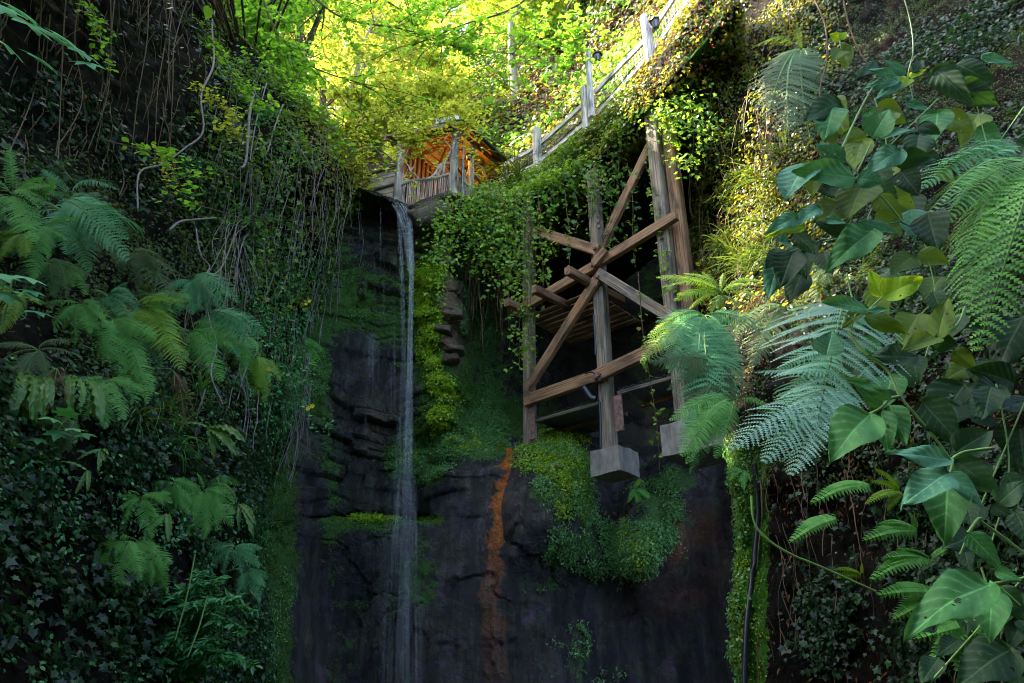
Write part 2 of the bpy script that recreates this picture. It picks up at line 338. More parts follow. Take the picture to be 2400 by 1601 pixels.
nA = fbm(CL.g*1.1, 4, 21); nB = fbm(CL.g*3.5, 3, 33)
ledge = np.clip(CL.N[..., 2]*2.2+.2, 0, 1)
moss = .22+.35*(nA-.5)+.25*ledge
def patch(cx_, cy_, rx, ry, a): 
    global moss; moss = moss+a*gauss(X, Y_, cx_, cy_, rx, ry)
for q in [(820, 650, 90, 90, .4), (780, 740, 90, 40, .5), (730, 830, 70, 90, .5), (1000, 650, 45, 60, .7), (1010, 800, 35, 90, .9), (1045, 920, 45, 80, .9), (1030, 1000, 40, 50, .8), (1150, 1000, 90, 60, .9), (1110, 1030, 90, 30, .5),
          (950, 1070, 50, 60, .7), (760, 1000, 60, 120, .4), (660, 1130, 50, 80, .5), (650, 1330, 55, 300, .5), (870, 1225, 70, 14, .9), (1010, 1215, 40, 14, .8), (1010, 1110, 60, 40, .5), (770, 1230, 40, 180, .35), (960, 1360, 50, 60, .35),
          (1190, 1350, 60, 10, .5), (1130, 700, 60, 260, .45), (730, 900, 60, 60, .5), (900, 760, 60, 60, .3), (620, 1600, 60, 200, .35)]: patch(*q)
moss -= .5*gauss(X, Y_, 930, 1180, 90, 60)+.35*gauss(X, Y_, 850, 950, 60, 200)+.5*inbox(X, Y_, 1040, 1240, 1080, 1750)+.4*inbox(X, Y_, 690, 760, 1000, 1750)+.3*gauss(X, Y_, 880, 560, 60, 60)
path = lambda Yv: np.interp(Yv, [1050, 1085, 1110, 1130, 1150, 1230, 1300, 1400, 1601, 1750], [1205, 1190, 1190, 1188, 1188, 1172, 1155, 1155, 1160, 1160])
wd = np.interp(Y_, [1040, 1110, 1130, 1200, 1300, 1400, 1700], [20, 24, 30, 30, 17, 24, 40])
nC = fbm(CL.g*np.array([7, 7, 1.6]), 4, 51); nD = fbm(CL.g*9, 4, 52)
rs = np.clip(1.35-np.abs(X-path(Y_)+(nC-.5)*44+(nD-.5)*40)/wd*1.3, 0, 1)**.35*(Y_ > 1050)*np.interp(Y_, [1230, 1290, 1360, 1601], [1, .8, .35, .12])*np.clip(.45+nD*1.2, 0, 1)*np.interp(Y_, [1095, 1103, 1108, 1120], [1, .5, .5, 1]); rs *= 1-.8*gauss(X, Y_, 1180, 1202, 9, 9)
moss -= .9*gauss(X, Y_, 1060, 760, 26, 120)+.6*gauss(X, Y_, 800, 900, 60, 120)
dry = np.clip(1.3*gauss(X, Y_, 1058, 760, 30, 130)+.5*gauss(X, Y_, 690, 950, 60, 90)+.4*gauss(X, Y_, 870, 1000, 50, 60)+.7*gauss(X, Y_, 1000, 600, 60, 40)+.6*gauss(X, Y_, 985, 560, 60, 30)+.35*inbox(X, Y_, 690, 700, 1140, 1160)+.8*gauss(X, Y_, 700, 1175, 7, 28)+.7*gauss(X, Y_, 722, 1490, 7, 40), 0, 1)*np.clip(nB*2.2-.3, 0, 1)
moss = np.clip(moss, 0, 1)
ok = 1-np.clip(rs*2, 0, 1)
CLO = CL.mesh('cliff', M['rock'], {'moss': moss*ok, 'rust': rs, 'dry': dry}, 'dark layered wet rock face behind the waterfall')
CLO.data.polygons.foreach_set('use_smooth', np.zeros(len(CLO.data.polygons), bool)); mossC = moss*ok
# ---------------------------------------------------------------- rounded rock under the trestle
rc = [1180, 1230, 1290, 1350, 1430, 1500, 1570, 1640, 1720, 1800]
R_ = {1040: [12.6, 12.1, 11.9, 11.9, 12.6, 12.8, 12.4, 12.0, 11.6, 11],
      1120: [11.7, 11.2, 11.1, 11.3, 12.2, 12.2, 11.8, 11.6, 11.3, 10.6],
      1200: [11.3, 10.9, 10.8, 11.1, 11.8, 11.3, 11.2, 11.3, 11.2, 10.5],
      1300: [11.2, 11.0, 11.0, 11.3, 11.5, 10.9, 11.1, 11.5, 11.2, 10.5],
      1380: [11.3, 11.4, 11.4, 11.6, 11.7, 11.3, 11.5, 11.6, 11.1, 10.5],
      1480: [11.4, 11.3, 11.2, 11.5, 11.8, 11.7, 11.7, 11.6, 11.1, 10.5],
      1780: [11.3, 11.2, 11.1, 11.4, 11.8, 11.8, 11.8, 11.6, 11.1, 10.5]}
tops = [(x, 1045-12*math.exp(-((x-1310)/70)**2)+max(0, (x-1400))*.28, 13.2+.5*(x > 1380)) for x in rc]
bk = []
for q in tops:
    w = P(*q); bk.append((w[0], w[1]+4, w[2]+.2, 0))
LR = Surf([bk, tops]+[[(rc[k], y+max(0, (rc[k]-1400))*.1*(y < 1100), v[k]) for k in range(10)] for y, v in R_.items()], 240, 260, smoothrock(.2, .9, .04))
X, Y_ = proj(LR.g); nA = fbm(LR.g*1.3, 4, 41); nB = fbm(LR.g*3.5, 3, 35)
m2 = .1+.9*(nA-.5)
for a in [(1300, 1070, 85, 70, 1.0), (1330, 1170, 70, 80, .9), (1270, 1150, 40, 60, .5), (1500, 1290, 65, 75, 1.1), (1560, 1180, 110, 90, .75), (1600, 1100, 90, 60, .3), (1350, 1290, 90, 50, .7), (1260, 1370, 50, 22, .9), (1340, 1500, 60, 70, .6), (1380, 1590, 120, 50, .5), (1480, 1450, 50, 40, .3)]: m2 = m2+a[4]*gauss(X, Y_, *a[:4])
m2 -= .7*gauss(X, Y_, 1435, 1170, 38, 55)+.5*gauss(X, Y_, 1210, 1200, 40, 80)+.6*gauss(X, Y_, 1680, 1350, 50, 150)
m2 = np.clip(m2*.62+.5*(fbm(LR.g*4, 4, 66)-.5), 0, 1)
LR.mesh('rock', M['rock'], {'moss': m2, 'rust': .35*np.clip(gauss(X, Y_, 1620, 1270, 60, 80)+.5*gauss(X, Y_, 1560, 1400, 90, 40), 0, 1)*np.clip(nB*2-.4, 0, 1), 'dry': 0*m2}, 'rounded mossy rock bulging under the timber trestle')
# ---------------------------------------------------------------- undercut behind the trestle, path deck, hillside
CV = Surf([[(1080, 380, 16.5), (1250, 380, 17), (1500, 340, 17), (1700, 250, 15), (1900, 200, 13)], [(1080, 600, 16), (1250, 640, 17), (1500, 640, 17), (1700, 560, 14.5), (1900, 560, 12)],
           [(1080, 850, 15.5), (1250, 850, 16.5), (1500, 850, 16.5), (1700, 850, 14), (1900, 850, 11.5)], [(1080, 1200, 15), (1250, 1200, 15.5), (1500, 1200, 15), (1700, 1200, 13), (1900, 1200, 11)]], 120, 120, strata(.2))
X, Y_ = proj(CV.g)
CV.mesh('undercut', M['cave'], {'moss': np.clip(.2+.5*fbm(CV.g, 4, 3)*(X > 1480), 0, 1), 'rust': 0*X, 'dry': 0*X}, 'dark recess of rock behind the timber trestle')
HS = Surf([[(1100, 455, 15.0), (1180, 440, 15.2), (1300, 400, 14.6), (1430, 290, 13.6), (1560, 150, 12.2), (1700, -30, 10.6), (1850, -200, 9)],
           [(1080, 330, 18), (1180, 300, 18.5), (1300, 250, 17.5), (1430, 150, 16), (1560, 20, 14), (1700, -150, 12), (1850, -350, 10)],
           [(1080, 200, 23), (1180, 170, 22), (1300, 100, 20.5), (1430, -10, 18), (1560, -150, 15.5), (1700, -320, 13.5), (1850, -500, 11)],
           [(1080, 100, 33), (1200, 20, 30), (1330, -100, 26), (1450, -250, 22), (1580, -400, 18), (1720, -550, 15), (1850, -700, 12.5)]], 130, 130, smoothrock(.5, .5, .15))
zz = np.zeros(HS.g.shape[:2])
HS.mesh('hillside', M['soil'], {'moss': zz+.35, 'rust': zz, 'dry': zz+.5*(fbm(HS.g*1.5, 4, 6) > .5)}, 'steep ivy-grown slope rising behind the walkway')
# path slab edge under the fence, thick with ivy
fl = [(1120, 465, 14.3), (1180, 450, 14.1), (1260, 425, 13.2), (1330, 375, 12.4), (1390, 330, 11.9), (1460, 250, 11.0), (1530, 165, 10.2), (1600, 75, 9.5), (1680, -45, 8.9)]
fb = [(1090, 520, 13.6), (1150, 520, 13.1), (1240, 500, 12.3), (1320, 470, 11.8), (1400, 415, 11.3), (1480, 340, 10.7), (1560, 255, 10.1), (1640, 170, 9.5), (1740, 60, 8.8)]
mid = [((a[0]+b[0])/2, (a[1]+b[1])/2, (a[2]+b[2])/2-.25) for a, b in zip(fl, fb)]
bk = []; bk2 = []
for a, b in zip(fl, fb):
    w = P(*a); bk.append((w[0]+.9, w[1]+1.6, w[2]+.0, 0)); w = P(*b); bk2.append((w[0]+1.2, w[1]+5, w[2]+.6, 0))
PB = Surf([bk, fl, mid, fb, bk2], 160, 90, smoothrock(.1, 1.2, .04))
zz = np.zeros(PB.g.shape[:2]); PB.mesh('path', M['soil'], {'moss': zz+.5, 'rust': zz, 'dry': zz+.3}, 'earth edge of the raised path under the handrail')
# ---------------------------------------------------------------- left bank
LBK = Surf([[(-500, -1000, 4.5), (-150, -900, 6), (50, -600, 8), (200, -600, 10), (330, -600, 12), (400, -600, 14.5), (300, -600, 19)],  # unseen near top raised to keep sun off the right bank
            [(-600, -250, 3.5), (-100, -250, 5.4), (150, -230, 7.2), (300, -200, 8.8), (400, -180, 10.5), (455, -150, 12.5), (400, -200, 18)],
            [(-600, 60, 3.2), (-100, 60, 5.2), (160, 60, 7.0), (330, 60, 8.6), (450, 60, 10.2), (530, 60, 12), (500, 30, 17)],
            [(-600, 250, 3.0), (-100, 250, 5.1), (180, 250, 6.9), (380, 250, 8.6), (540, 250, 10), (690, 240, 12), (700, 240, 17)],
            [(-600, 420, 2.8), (-100, 420, 4.7), (160, 420, 6.3), (380, 420, 8.4), (600, 400, 10), (800, 410, 12.2), (850, 400, 17)],
            [(-600, 520, 2.7), (-100, 520, 4.4), (160, 520, 6.0), (370, 520, 8.0), (560, 520, 10.4), (760, 530, 12.7), (820, 530, 15)],
            [(-600, 700, 2.6), (-100, 700, 4.1), (180, 700, 5.7), (370, 700, 7.4), (550, 700, 9.7), (690, 700, 11.8), (760, 700, 14)],
            [(-600, 850, 2.5), (-100, 850, 3.9), (180, 850, 5.4), (370, 850, 6.8), (530, 850, 8.4), (650, 850, 10.0), (700, 850, 13)],
            [(-600, 1000, 2.4), (-100, 1000, 3.7), (180, 1000, 5.0), (370, 1000, 6.2), (500, 1000, 7.4), (620, 1000, 9.0), (680, 1000, 12.5)],
            [(-600, 1300, 2.3), (-100, 1300, 3.5), (180, 1300, 4.6), (350, 1300, 5.5), (480, 1300, 6.4), (580, 1300, 7.9), (640, 1300, 12)],
            [(-600, 1800, 2.2), (-100, 1800, 3.4), (180, 1800, 4.3), (350, 1800, 5.1), (480, 1800, 5.9), (590, 1800, 7.2), (650, 1800, 11)]], 260, 300, smoothrock(.3, .7, .1))
zz = np.zeros(LBK.g.shape[:2]); XL, YL = proj(LBK.g)
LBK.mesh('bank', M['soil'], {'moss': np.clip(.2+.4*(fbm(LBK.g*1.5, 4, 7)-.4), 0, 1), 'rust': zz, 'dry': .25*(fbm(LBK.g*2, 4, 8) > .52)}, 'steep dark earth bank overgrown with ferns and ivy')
# ---------------------------------------------------------------- right bank
RBK = Surf([[(1640, -700, 16), (1600, -700, 11.5), (1850, -700, 9.5), (2150, -700, 8), (2500, -700, 6.5), (3100, -700, 4)],
            [(1700, -250, 16), (1650, -250, 11.8), (1850, -250, 9.5), (2150, -250, 7.6), (2500, -250, 6), (3100, -250, 3.6)],
            [(1760, 50, 16), (1620, 60, 11.6), (1820, 50, 9.0), (2100, 50, 7.0), (2450, 50, 5.4), (3100, 50, 3.3)],
            [(1760, 250, 16), (1625, 260, 11.6), (1800, 250, 8.8), (2080, 250, 6.5), (2450, 250, 4.9), (3100, 250, 3.0)],
            [(1760, 450, 16), (1650, 450, 11.6), (1800, 450, 8.6), (2050, 450, 6.0), (2450, 450, 4.4), (3100, 450, 2.8)],
            [(1770, 600, 15), (1660, 600, 11.2), (1790, 600, 8.2), (2050, 600, 5.5), (2450, 600, 4.0), (3100, 600, 2.6)],
            [(1780, 700, 13), (1690, 700, 9.6), (1790, 710, 7.0), (2050, 720, 5.0), (2450, 730, 3.7), (3100, 740, 2.5)],
            [(1790, 820, 11), (1690, 820, 7.6), (1790, 840, 6.0), (2050, 860, 4.7), (2450, 880, 3.5), (3100, 900, 2.4)],
            [(1810, 1040, 9), (1715, 1040, 6.2), (1790, 1050, 5.6), (2050, 1050, 4.7), (2450, 1050, 3.4), (3100, 1050, 2.4)],
            [(1820, 1300, 9), (1728, 1300, 6.1), (1800, 1300, 5.6), (2050, 1300, 4.8), (2450, 1300, 3.4), (3100, 1300, 2.3)],
            [(1820, 1800, 9), (1738, 1800, 6.0), (1800, 1800, 5.5), (2050, 1800, 4.7), (2450, 1800, 3.4), (3100, 1800, 2.3)]], 250, 300, smoothrock(.18, .9, .12))
XR, YR = proj(RBK.g); zz = np.zeros(XR.shape)
mr = np.clip(.15+.9*inbox(XR, YR, 1690, 1800, 1050, 1750, 30)*(XR < 1815)+.3*(fbm(RBK.g*1.5, 4, 9)-.4), 0, 1)
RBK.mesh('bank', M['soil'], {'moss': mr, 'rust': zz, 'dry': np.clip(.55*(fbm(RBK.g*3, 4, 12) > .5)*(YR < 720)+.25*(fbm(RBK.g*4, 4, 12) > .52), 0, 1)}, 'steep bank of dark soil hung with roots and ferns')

# unseen gorge side added behind the camera to cut sky light
th_, hh_ = np.meshgrid(np.linspace(math.radians(172), math.radians(368), 70), np.linspace(0, 1, 30)); rr__ = 7.5-2.5*hh_; RB = np.stack([rr__*np.cos(th_)*1.1, rr__*np.sin(th_)-1.0, hh_*11-.3], -1); RB = RB+(np.stack([fbm(RB*.5, 4, s_) for s_ in (1, 2, 3)], -1)-.5)*2.0
i = (np.arange(29)[:, None]*70+np.arange(69)[None]).ravel(); z0 = np.zeros(2100)
tag(link('unseen_gorge_side', meshN('unseen_gorge_side', RB.reshape(-1, 3), np.stack([i, i+1, i+71, i+70], -1), {'moss': z0+.6, 'rust': z0, 'dry': z0}, smooth=True), None, [M['soil']]), 'unseen mossy gorge side added round the viewing spot to cut sky light', kind='structure')
# ---------------------------------------------------------------- timber: beams with grain that runs along them
def woodmat(name, c1, c2, moss=.3):
    m, nt, b, out = mat(name); L = nt.links
    def at(n_):
        a = nt.nodes.new('ShaderNodeAttribute'); a.attribute_name = n_; return a.outputs['Fac']
    cb = nt.nodes.new('ShaderNodeCombineXYZ'); L.new(at('along'), cb.inputs[0]); L.new(at('across'), cb.inputs[1]); L.new(at('seed'), cb.inputs[2])
    def noise(s, d=6):
        mp = nt.nodes.new('ShaderNodeMapping'); mp.inputs['Scale'].default_value = s; L.new(cb.outputs[0], mp.inputs[0])
        n = nt.nodes.new('ShaderNodeTexNoise'); n.inputs['Scale'].default_value = 1; n.inputs['Detail'].default_value = d; L.new(mp.outputs[0], n.inputs[0]); return n.outputs[0]
    n1 = noise((1.5, 45, 9)); n2 = noise((2.2, 5, 4), 5)
    r = ramp(nt, [(.33, tuple(x*.12 for x in c1)), (.37, tuple(x*.6 for x in c1)), (.5, c1), (.7, c2)]); L.new(n1, r.inputs[0])
    r2 = ramp(nt, [(.33, (.32, .3, .3)), (.46, (.95, .9, .85)), (.55, (1.1, 1., .9)), (.68, (1.3, 1.1, .95))]); L.new(n2, r2.inputs[0])
    mu = nt.nodes.new('ShaderNodeMix'); mu.data_type = 'RGBA'; mu.blend_type = 'MULTIPLY'; mu.inputs[0].default_value = 1; L.new(r.outputs[0], mu.inputs[6]); L.new(r2.outputs[0], mu.inputs[7])
    mm = ramp(nt, [(.56, (0, 0, 0)), (.68, (moss,)*3)]); L.new(noise((3, 9, 7), 6), mm.inputs[0])
    mx = nt.nodes.new('ShaderNodeMix'); mx.data_type = 'RGBA'; L.new(mm.outputs[0], mx.inputs[0]); L.new(mu.outputs[2], mx.inputs[6]); mx.inputs[7].default_value = (.12, .15, .03, 1)
    L.new(mx.outputs[2], b.inputs['Base Color']); b.inputs['Roughness'].default_value = .75
    bp = nt.nodes.new('ShaderNodeBump'); bp.inputs['Strength'].default_value = .6; bp.inputs['Distance'].default_value = .012; L.new(n1, bp.inputs['Height']); L.new(bp.outputs[0], b.inputs['Normal'])
    return m
M['wood'] = woodmat('brown_timber', (.26, .14, .07), (.40, .25, .14))
M['wood_grey'] = woodmat('weathered_timber', (.20, .16, .125), (.34, .30, .25), .6)
M['rail'] = woodmat('grey_painted_timber', (.70, .68, .72), (.92, .90, .93), .08)
M['board'] = woodmat('pale_boards', (.34, .27, .20), (.50, .42, .33), .6)
M['oldbranch'] = woodmat('grey_branch', (.34, .31, .31), (.8, .75, .76), .3)
M['ceiling'] = woodmat('inner_boards', (.2, .10, .05), (.3, .17, .09), 0)
_seed = [0]
def timber(name, a, b, w, h, material, parent, side=None, up=(0, 0, 1), bow=0., chip=.0015):
    a = np.asarray(a, float); b = np.asarray(b, float); ln = np.linalg.norm(b-a); d = (b-a)/ln
    s_ = np.asarray(side, float) if side is not None else np.cross(d, up)
    s_ = nz(s_-d*s_.dot(d)); u = np.cross(s_, d); n = max(3, int(ln/.12)); _seed[0] += 1; sd_ = _seed[0]*1.7
    bv = min(w, h)*.09; V = []; AL = []; AC = []
    cl_ = w+h; ring = [(-w/2+bv, -h/2), (w/2-bv, -h/2), (w/2, -h/2+bv), (w/2, h/2-bv), (w/2-bv, h/2), (-w/2+bv, h/2), (-w/2, h/2-bv), (-w/2, -h/2+bv)]
    cum = [0, w, w, w+h, w+h, 2*w+h, 2*w+h, 2*w+2*h]
    rs_ = np.random.default_rng(_seed[0])
    for i in range(n+1):
        t = i/n; c = a+(b-a)*t+u*bow*math.sin(math.pi*t); j = rs_.normal(0, chip, (8, 2))
        for k, (x, y) in enumerate(ring): V.append(c+s_*(x+j[k, 0]*.5)+u*(y+j[k, 1]*.5)); AL.append(ln*t); AC.append(cum[k])
    T = []
    for i in range(n):
        for k in range(8): T.append((i*8+k, i*8+(k+1) % 8, i*8+8+(k+1) % 8, i*8+8+k))
    for base in (0, n*8): T += [(base, base+1, base+2, base+3), (base, base+3, base+4, base+7), (base+4, base+5, base+6, base+7)]
    V = np.array(V)-np.array(parent.location if parent is not None else (0, 0, 0))
    return link(name, meshN(name, V, T, {'along': AL, 'across': AC, 'seed': [sd_]*len(V)}), parent, [material])
def pole(name, pts, r, material, parent, k=7, rough=.0):
    pts = spline(pts, max(4, len(pts)*5)); r = np.interp(np.linspace(0, 1, len(pts)), np.linspace(0, 1, np.size(r)), np.atleast_1d(r)) if np.size(r) > 1 else np.full(len(pts), r)
    if rough: r = r*rng.uniform(1-rough, 1+rough, len(pts))
    V, Q = tube(pts, r, k); n = len(V); ln = np.repeat(np.cumsum(np.r_[0, np.linalg.norm(np.diff(pts, axis=0), axis=1)]), k); _seed[0] += 1
    V = V-np.array(parent.location if parent is not None else (0, 0, 0))
    return link(name, meshN(name, V, Q, {'along': ln, 'across': np.tile(np.arange(k)*.02, len(pts)), 'seed': [_seed[0]*1.3]*n}, smooth=True), parent, [material])
# ---------------------------------------------------------------- trestle
TL = P(1242, 940, 12.0); TR = P(1606, 640, 9.95); TL[2] = TR[2] = 0
pd = nz(TR-TL); pn = np.array([pd[1], -pd[0], 0]);  pn = pn if pn[1] < 0 else -pn      # towards the camera side
def T_(px, py, o=0.): return onplane(px, py, TL+pn*o, TR+pn*o)+0
tr = empty('timber_trestle', (float(T_(1430, 1050)[0]), float(T_(1430, 1050)[1]), float(T_(1430, 1062)[2])))
tag(tr, 'tall brown timber trestle with crossed braces holding up the raised path', 'trestle')
def postat(px, y0, y1, w, mt, o=0.):
    b = T_(px, y0, o); t = T_(px, y1, o); t = np.array([b[0], b[1], t[2]]); return timber('post', b, t, w, w, mt, tr, side=pd)
pC = postat(1430, 1064, 385, .2, M['wood_grey']); pL = postat(1243, 1045, 480, .18, M['wood_grey']); pR = postat(1608, 1010, 232, .22, M['wood_grey'])
postat(1638, 900, 245, .2, M['wood'], -.12)
def br(name, a, b, w=.2, o=.18, th=.1, mt=None): return timber(name, T_(*a, o), T_(*b, o), th, w, mt or M['wood'], tr, side=pn)
br('brace', (1246, 540), (1402, 588), .19, .17)
br('brace', (1404, 590), (1560, 268), .17, -.03, .09)
br('brace', (1399, 655), (1236, 912), .17, .17)
br('brace', (1402, 640), (1600, 762), .18, .17, .1, M['wood_grey'])
br('beam', (1206, 733), (1404, 618), .175, .17); br('beam', (1404, 617), (1586, 505), .175, .165)
br('beam', (1232, 940), (1404, 880), .21, .17); br('beam', (1404, 879), (1625, 775), .21, .165)
br('brace', (1420, 585), (1392, 618), .15, .29, .06)
tb = T_(1290, 490, -.3); te = T_(1600, 250, -.3); timber('beam', tb, te, .12, .24, M['wood'], tr, side=pn)
for a, b in (((1330, 634), (1392, 660)), ((1251, 677), (1312, 699)), ((1187, 708), (1232, 722))):
    p0 = T_(*b, .0); timber('joist', p0-pn*.9, T_(*b, .3)+(T_(*a, .8)-T_(*b, .3))*1.0, .12, .14, M['wood'], tr)
for px, py in ((1403, 520), (1404, 533), (1394, 582), (1397, 600), (1396, 622), (1389, 620), (1400, 648), (1398, 668), (1567, 512), (1404, 878), (1396, 884), (1242, 903)):
    c = T_(px, py, .235 if py > 540 else .15); mb = MB(); th = np.arange(6)*math.pi/3
    w_ = np.cross(pn, (0, 0, 1)); ring0 = [c+.042*(math.cos(t)*w_+math.sin(t)*np.array([0, 0, 1])) for t in th]; ring1 = [q+pn*.035 for q in ring0]
    mb.add(ring0+ring1, [(k, (k+1) % 6, 6+(k+1) % 6, 6+k) for k in range(6)]+[(6, 7, 8, 9), (6, 9, 10, 11)]); mb.build('bolt', M['rustmetal'], tr)
for (px, y0, y1, w) in ((1453, 925, 1010, .15), (1247, 950, 1030, .13)):
    a = T_(px, y1, .13 if px > 1300 else .12); b = T_(px, y0, .13); b = np.array([a[0], a[1], b[2]])
    mb = MB(); mb.beam(a, b, .025, w, side=pn)
    mb.build('splice_plate', M['rustmetal'], tr, bev=.004)
# slatted and corrugated soffits behind
def soffit(name, A, B, depth, z, mt, slats=0, lab=None):
    d = nz(B-A); n = -pn; root = empty(name, (float(A[0]), float(A[1]), float(z))); 
    if slats:
        L_ = np.linalg.norm(B-A); k = 0
        for q in np.arange(0, depth, .17): timber('board', A+n*q+np.array([0, 0, z-A[2]]), B+n*q+np.array([0, 0, z-B[2]]), .13, .035, mt, root)
    else:
        L_ = np.linalg.norm(B-A); nn = int(L_/.035); x = np.linspace(0, L_, nn); zz_ = .035*np.abs(((x/.14) % 1)*2-1)
        g = A+x[:, None]*d; V = []; 
        for q in (0., depth): V += [np.array([p[0], p[1], z+zz_[i]])+n*q for i, p in enumerate(g)]
        for q in (0., depth): V += [np.array([p[0], p[1], z+zz_[i]+.006])+n*q for i, p in enumerate(g)]
        Q = [(i, i+1, nn+i+1, nn+i) for i in range(nn-1)]+[(2*nn+i, 2*nn+i+1, 3*nn+i+1, 3*nn+i) for i in range(nn-1)]+[(i, i+1, 2*nn+i+1, 2*nn+i) for i in range(nn-1)]
        link('corrugated_sheet', meshN('corrugated_sheet', np.array(V)-np.array(root.location), Q), root, [mt])
        timber('edge_batten', A+np.array([0, 0, z-A[2]-.05]), B+np.array([0, 0, z-B[2]-.05]), .05, .06, M['wood_grey'], root)
        timber('edge_batten', A+n*depth*.55+np.array([0, 0, z-A[2]-.05]), B+n*depth*.55+np.array([0, 0, z-B[2]-.05]), .06, .07, M['wood'], root)
    tag(root, lab, 'soffit'); return root
a = T_(1240, 985, -.05); b = T_(1412, 925, -.05); soffit('corrugated_soffit', a, b, 1.3, a[2], M['metal'], 0, 'corrugated sheet soffit below the lower beam, between the first two trestle posts')
a = T_(1448, 915, -.05); b = T_(1640, 840, -.05); soffit('corrugated_soffit', a, b, 1.3, a[2], M['metal'], 0, 'corrugated sheet soffit beyond the middle trestle post, half behind the lime fern')
a = T_(1235, 745, -.1); b = T_(1395, 655, -.1); soffit('slatted_deck', a, b, 1.5, a[2]-.02, M['wood'], 1, 'dark slatted deck seen from below behind the trestle joists')
# concrete footings
def footing(c, w, h, label):
    t = empty('concrete_footing', (float(c[0]), float(c[1]), float(c[2]-h)))
    n = 14; me_v = []; 
    import itertools
    F_ = [(pd, pn), (pn, -pd), (-pd, -pn), (-pn, pd)]
    mb = MB(); xs = np.linspace(-.5, .5, n); 
    for e, f in F_:
        X_, Z_ = np.meshgrid(xs, np.linspace(0, 1, n)); G = f*w/2+X_[..., None]*e*w+Z_[..., None]*np.array([0, 0, h])
        ii = (np.arange(n-1)[:, None]*n+np.arange(n-1)[None]).ravel(); mb.add(G.reshape(-1, 3), np.stack([ii, ii+1, ii+n+1, ii+n], -1))
    for z_ in (0, h):
        X_, Y__ = np.meshgrid(xs, xs); G = X_[..., None]*pd*w+Y__[..., None]*pn*w+np.array([0, 0, z_]); ii = (np.arange(n-1)[:, None]*n+np.arange(n-1)[None]).ravel(); mb.add(G.reshape(-1, 3), np.stack([ii, ii+1, ii+n+1, ii+n], -1))
    V = np.concatenate(mb.v); V = V+(np.stack([fbm((V+c)*4, 4, s) for s in (1, 2, 3)], -1)-.5)*.045; V[:, 2] += (V[:, 2] > h*.8)*(fbm(V[:, :]*3+c, 3, 5)-.5)*.08
    o = link('block', meshN('block', V, np.concatenate(mb.f)), t, [M['concrete']]); tag(t, label, 'footing'); return t
cpos = T_(1433, 1062, 0); footing(cpos+pd*.04+np.array([0, 0, .0]), .53, .38, 'grey concrete footing block under the middle trestle post')
cpos = T_(1643, 1000, -.05); footing(cpos, .85, .46, 'concrete footing block half hidden behind hanging fern fronds')
# pipes and spotlight
mb = MB(); q0 = T_(1411, 1050, .1); q1 = np.array([q0[0], q0[1], T_(1400, 945, .1)[2]]); mb.tube([q0-pd*.02, (q0+q1)/2, q1], .026, 8); o = mb.build('conduit_pipe', M['black'], None, loc=q0, smooth=True); tag(o, 'dark conduit pipe just above the concrete block', 'pipe', 'conduit pipes on the trestle')
mb = MB(); q0 = T_(1404, 830, .1); q1 = np.array([q0[0], q0[1], T_(1402, 735, .1)[2]]); mb.tube([q0-pd*.06, (q0+q1)/2-pd*.06, q1-pd*.06], .022, 8); o = mb.build('conduit_pipe', M['black'], None, loc=q0, smooth=True); tag(o, 'thin dark pipe on the middle post between the beams', 'pipe', 'conduit pipes on the trestle')
sp_ = empty('spotlight', tuple(T_(1392, 925, .22))); a = T_(1368, 908, .3); b = T_(1386, 934, .25); mb = MB(); mb.tube(np.array([a, (a+b)/2, b]), [.045, .05, .05], 10).build('lamp_body', M['black'], sp_, smooth=True)
mb = MB(); mb.tube(np.array([b, T_(1396, 937, .22)]), .06, 10).build('mounting_bracket', M['black'], sp_, smooth=True); tag(sp_, 'small black spotlight fixed below the lower trestle beam', 'spotlight')
o = pole('cable', [T_(1372, 876, .25), T_(1386, 872, .27), T_(1398, 880, .25), T_(1406, 893, .25), T_(1412, 886, .25)], .014, M['black'], None); tag(o, 'short black cable looped over the lower trestle beam', 'cable')
# ---------------------------------------------------------------- handrail fence on the path above
zt = float(onz(1180, 385, P(1180, 385, 14.3)[2])[2])
fA = P(1180, 388, 14.25); fB = P(1258, 345, 13.3); fC = P(1374, 240, 12.15); fD = P(1395, 216, 11.95); fE = P(1522, 84, 10.45); fG = P(1600, -35, 9.35)
fr = empty('handrail_fence', tuple(fB-np.array([0, 0, 1.]))); tag(fr, 'grey timber handrail with wire mesh panels climbing beside the path', 'fence')
perp = nz(np.cross(fG-fA, (0, 0, 1)))
runs = [(fA, fB, (1172, 424), (1256, 388)), (fB, fC, (1258, 385), (1377, 285)), (fD, fE, (1400, 268), (1524, 128)), (fE, fG, (1524, 128), (1612, 5))]
for a, b, la, lb in runs:
    timber('rail', a, b, .05, .125, M['rail'], fr, side=perp)
    ya = a[1]; yb = b[1]; l0 = P(*la, ya); l1 = P(*lb, yb); timber('rail', l0, l1, .05, .11, M['rail'], fr, side=perp)
    V = []; Q = []; mb = MB(); L_ = np.linalg.norm(b-a); n = int(L_/.085)
    for i in range(1, n):
        t = i/n; mb.tube([l0+(l1-l0)*t, a+(b-a)*t], .0045, 3)
    for t in np.linspace(.08, .92, 8): mb.tube([l0+(a-l0)*t, (l0+(a-l0)*t+l1+(b-l1)*t)/2, l1+(b-l1)*t], .0045, 3)
    mb.build('wire_mesh', M['mesh'], fr)
    w0 = l0+(a-l0)*.3; w1 = l1+(b-l1)*.2; pole('cable', [w0, (w0*2+w1)/3-np.array([0, 0, .07]), (w0+2*w1)/3+np.array([0, 0, .03]), w1], .012, M['black'], fr, 5)
def fpost(px, yt, yb, Y, w=.17):
    b_ = P(px, yb, Y); t_ = P(px, yt, Y); t_ = np.array([b_[0], b_[1], t_[2]]); return timber('post', b_, t_, w, w, M['rail'], fr, side=perp)
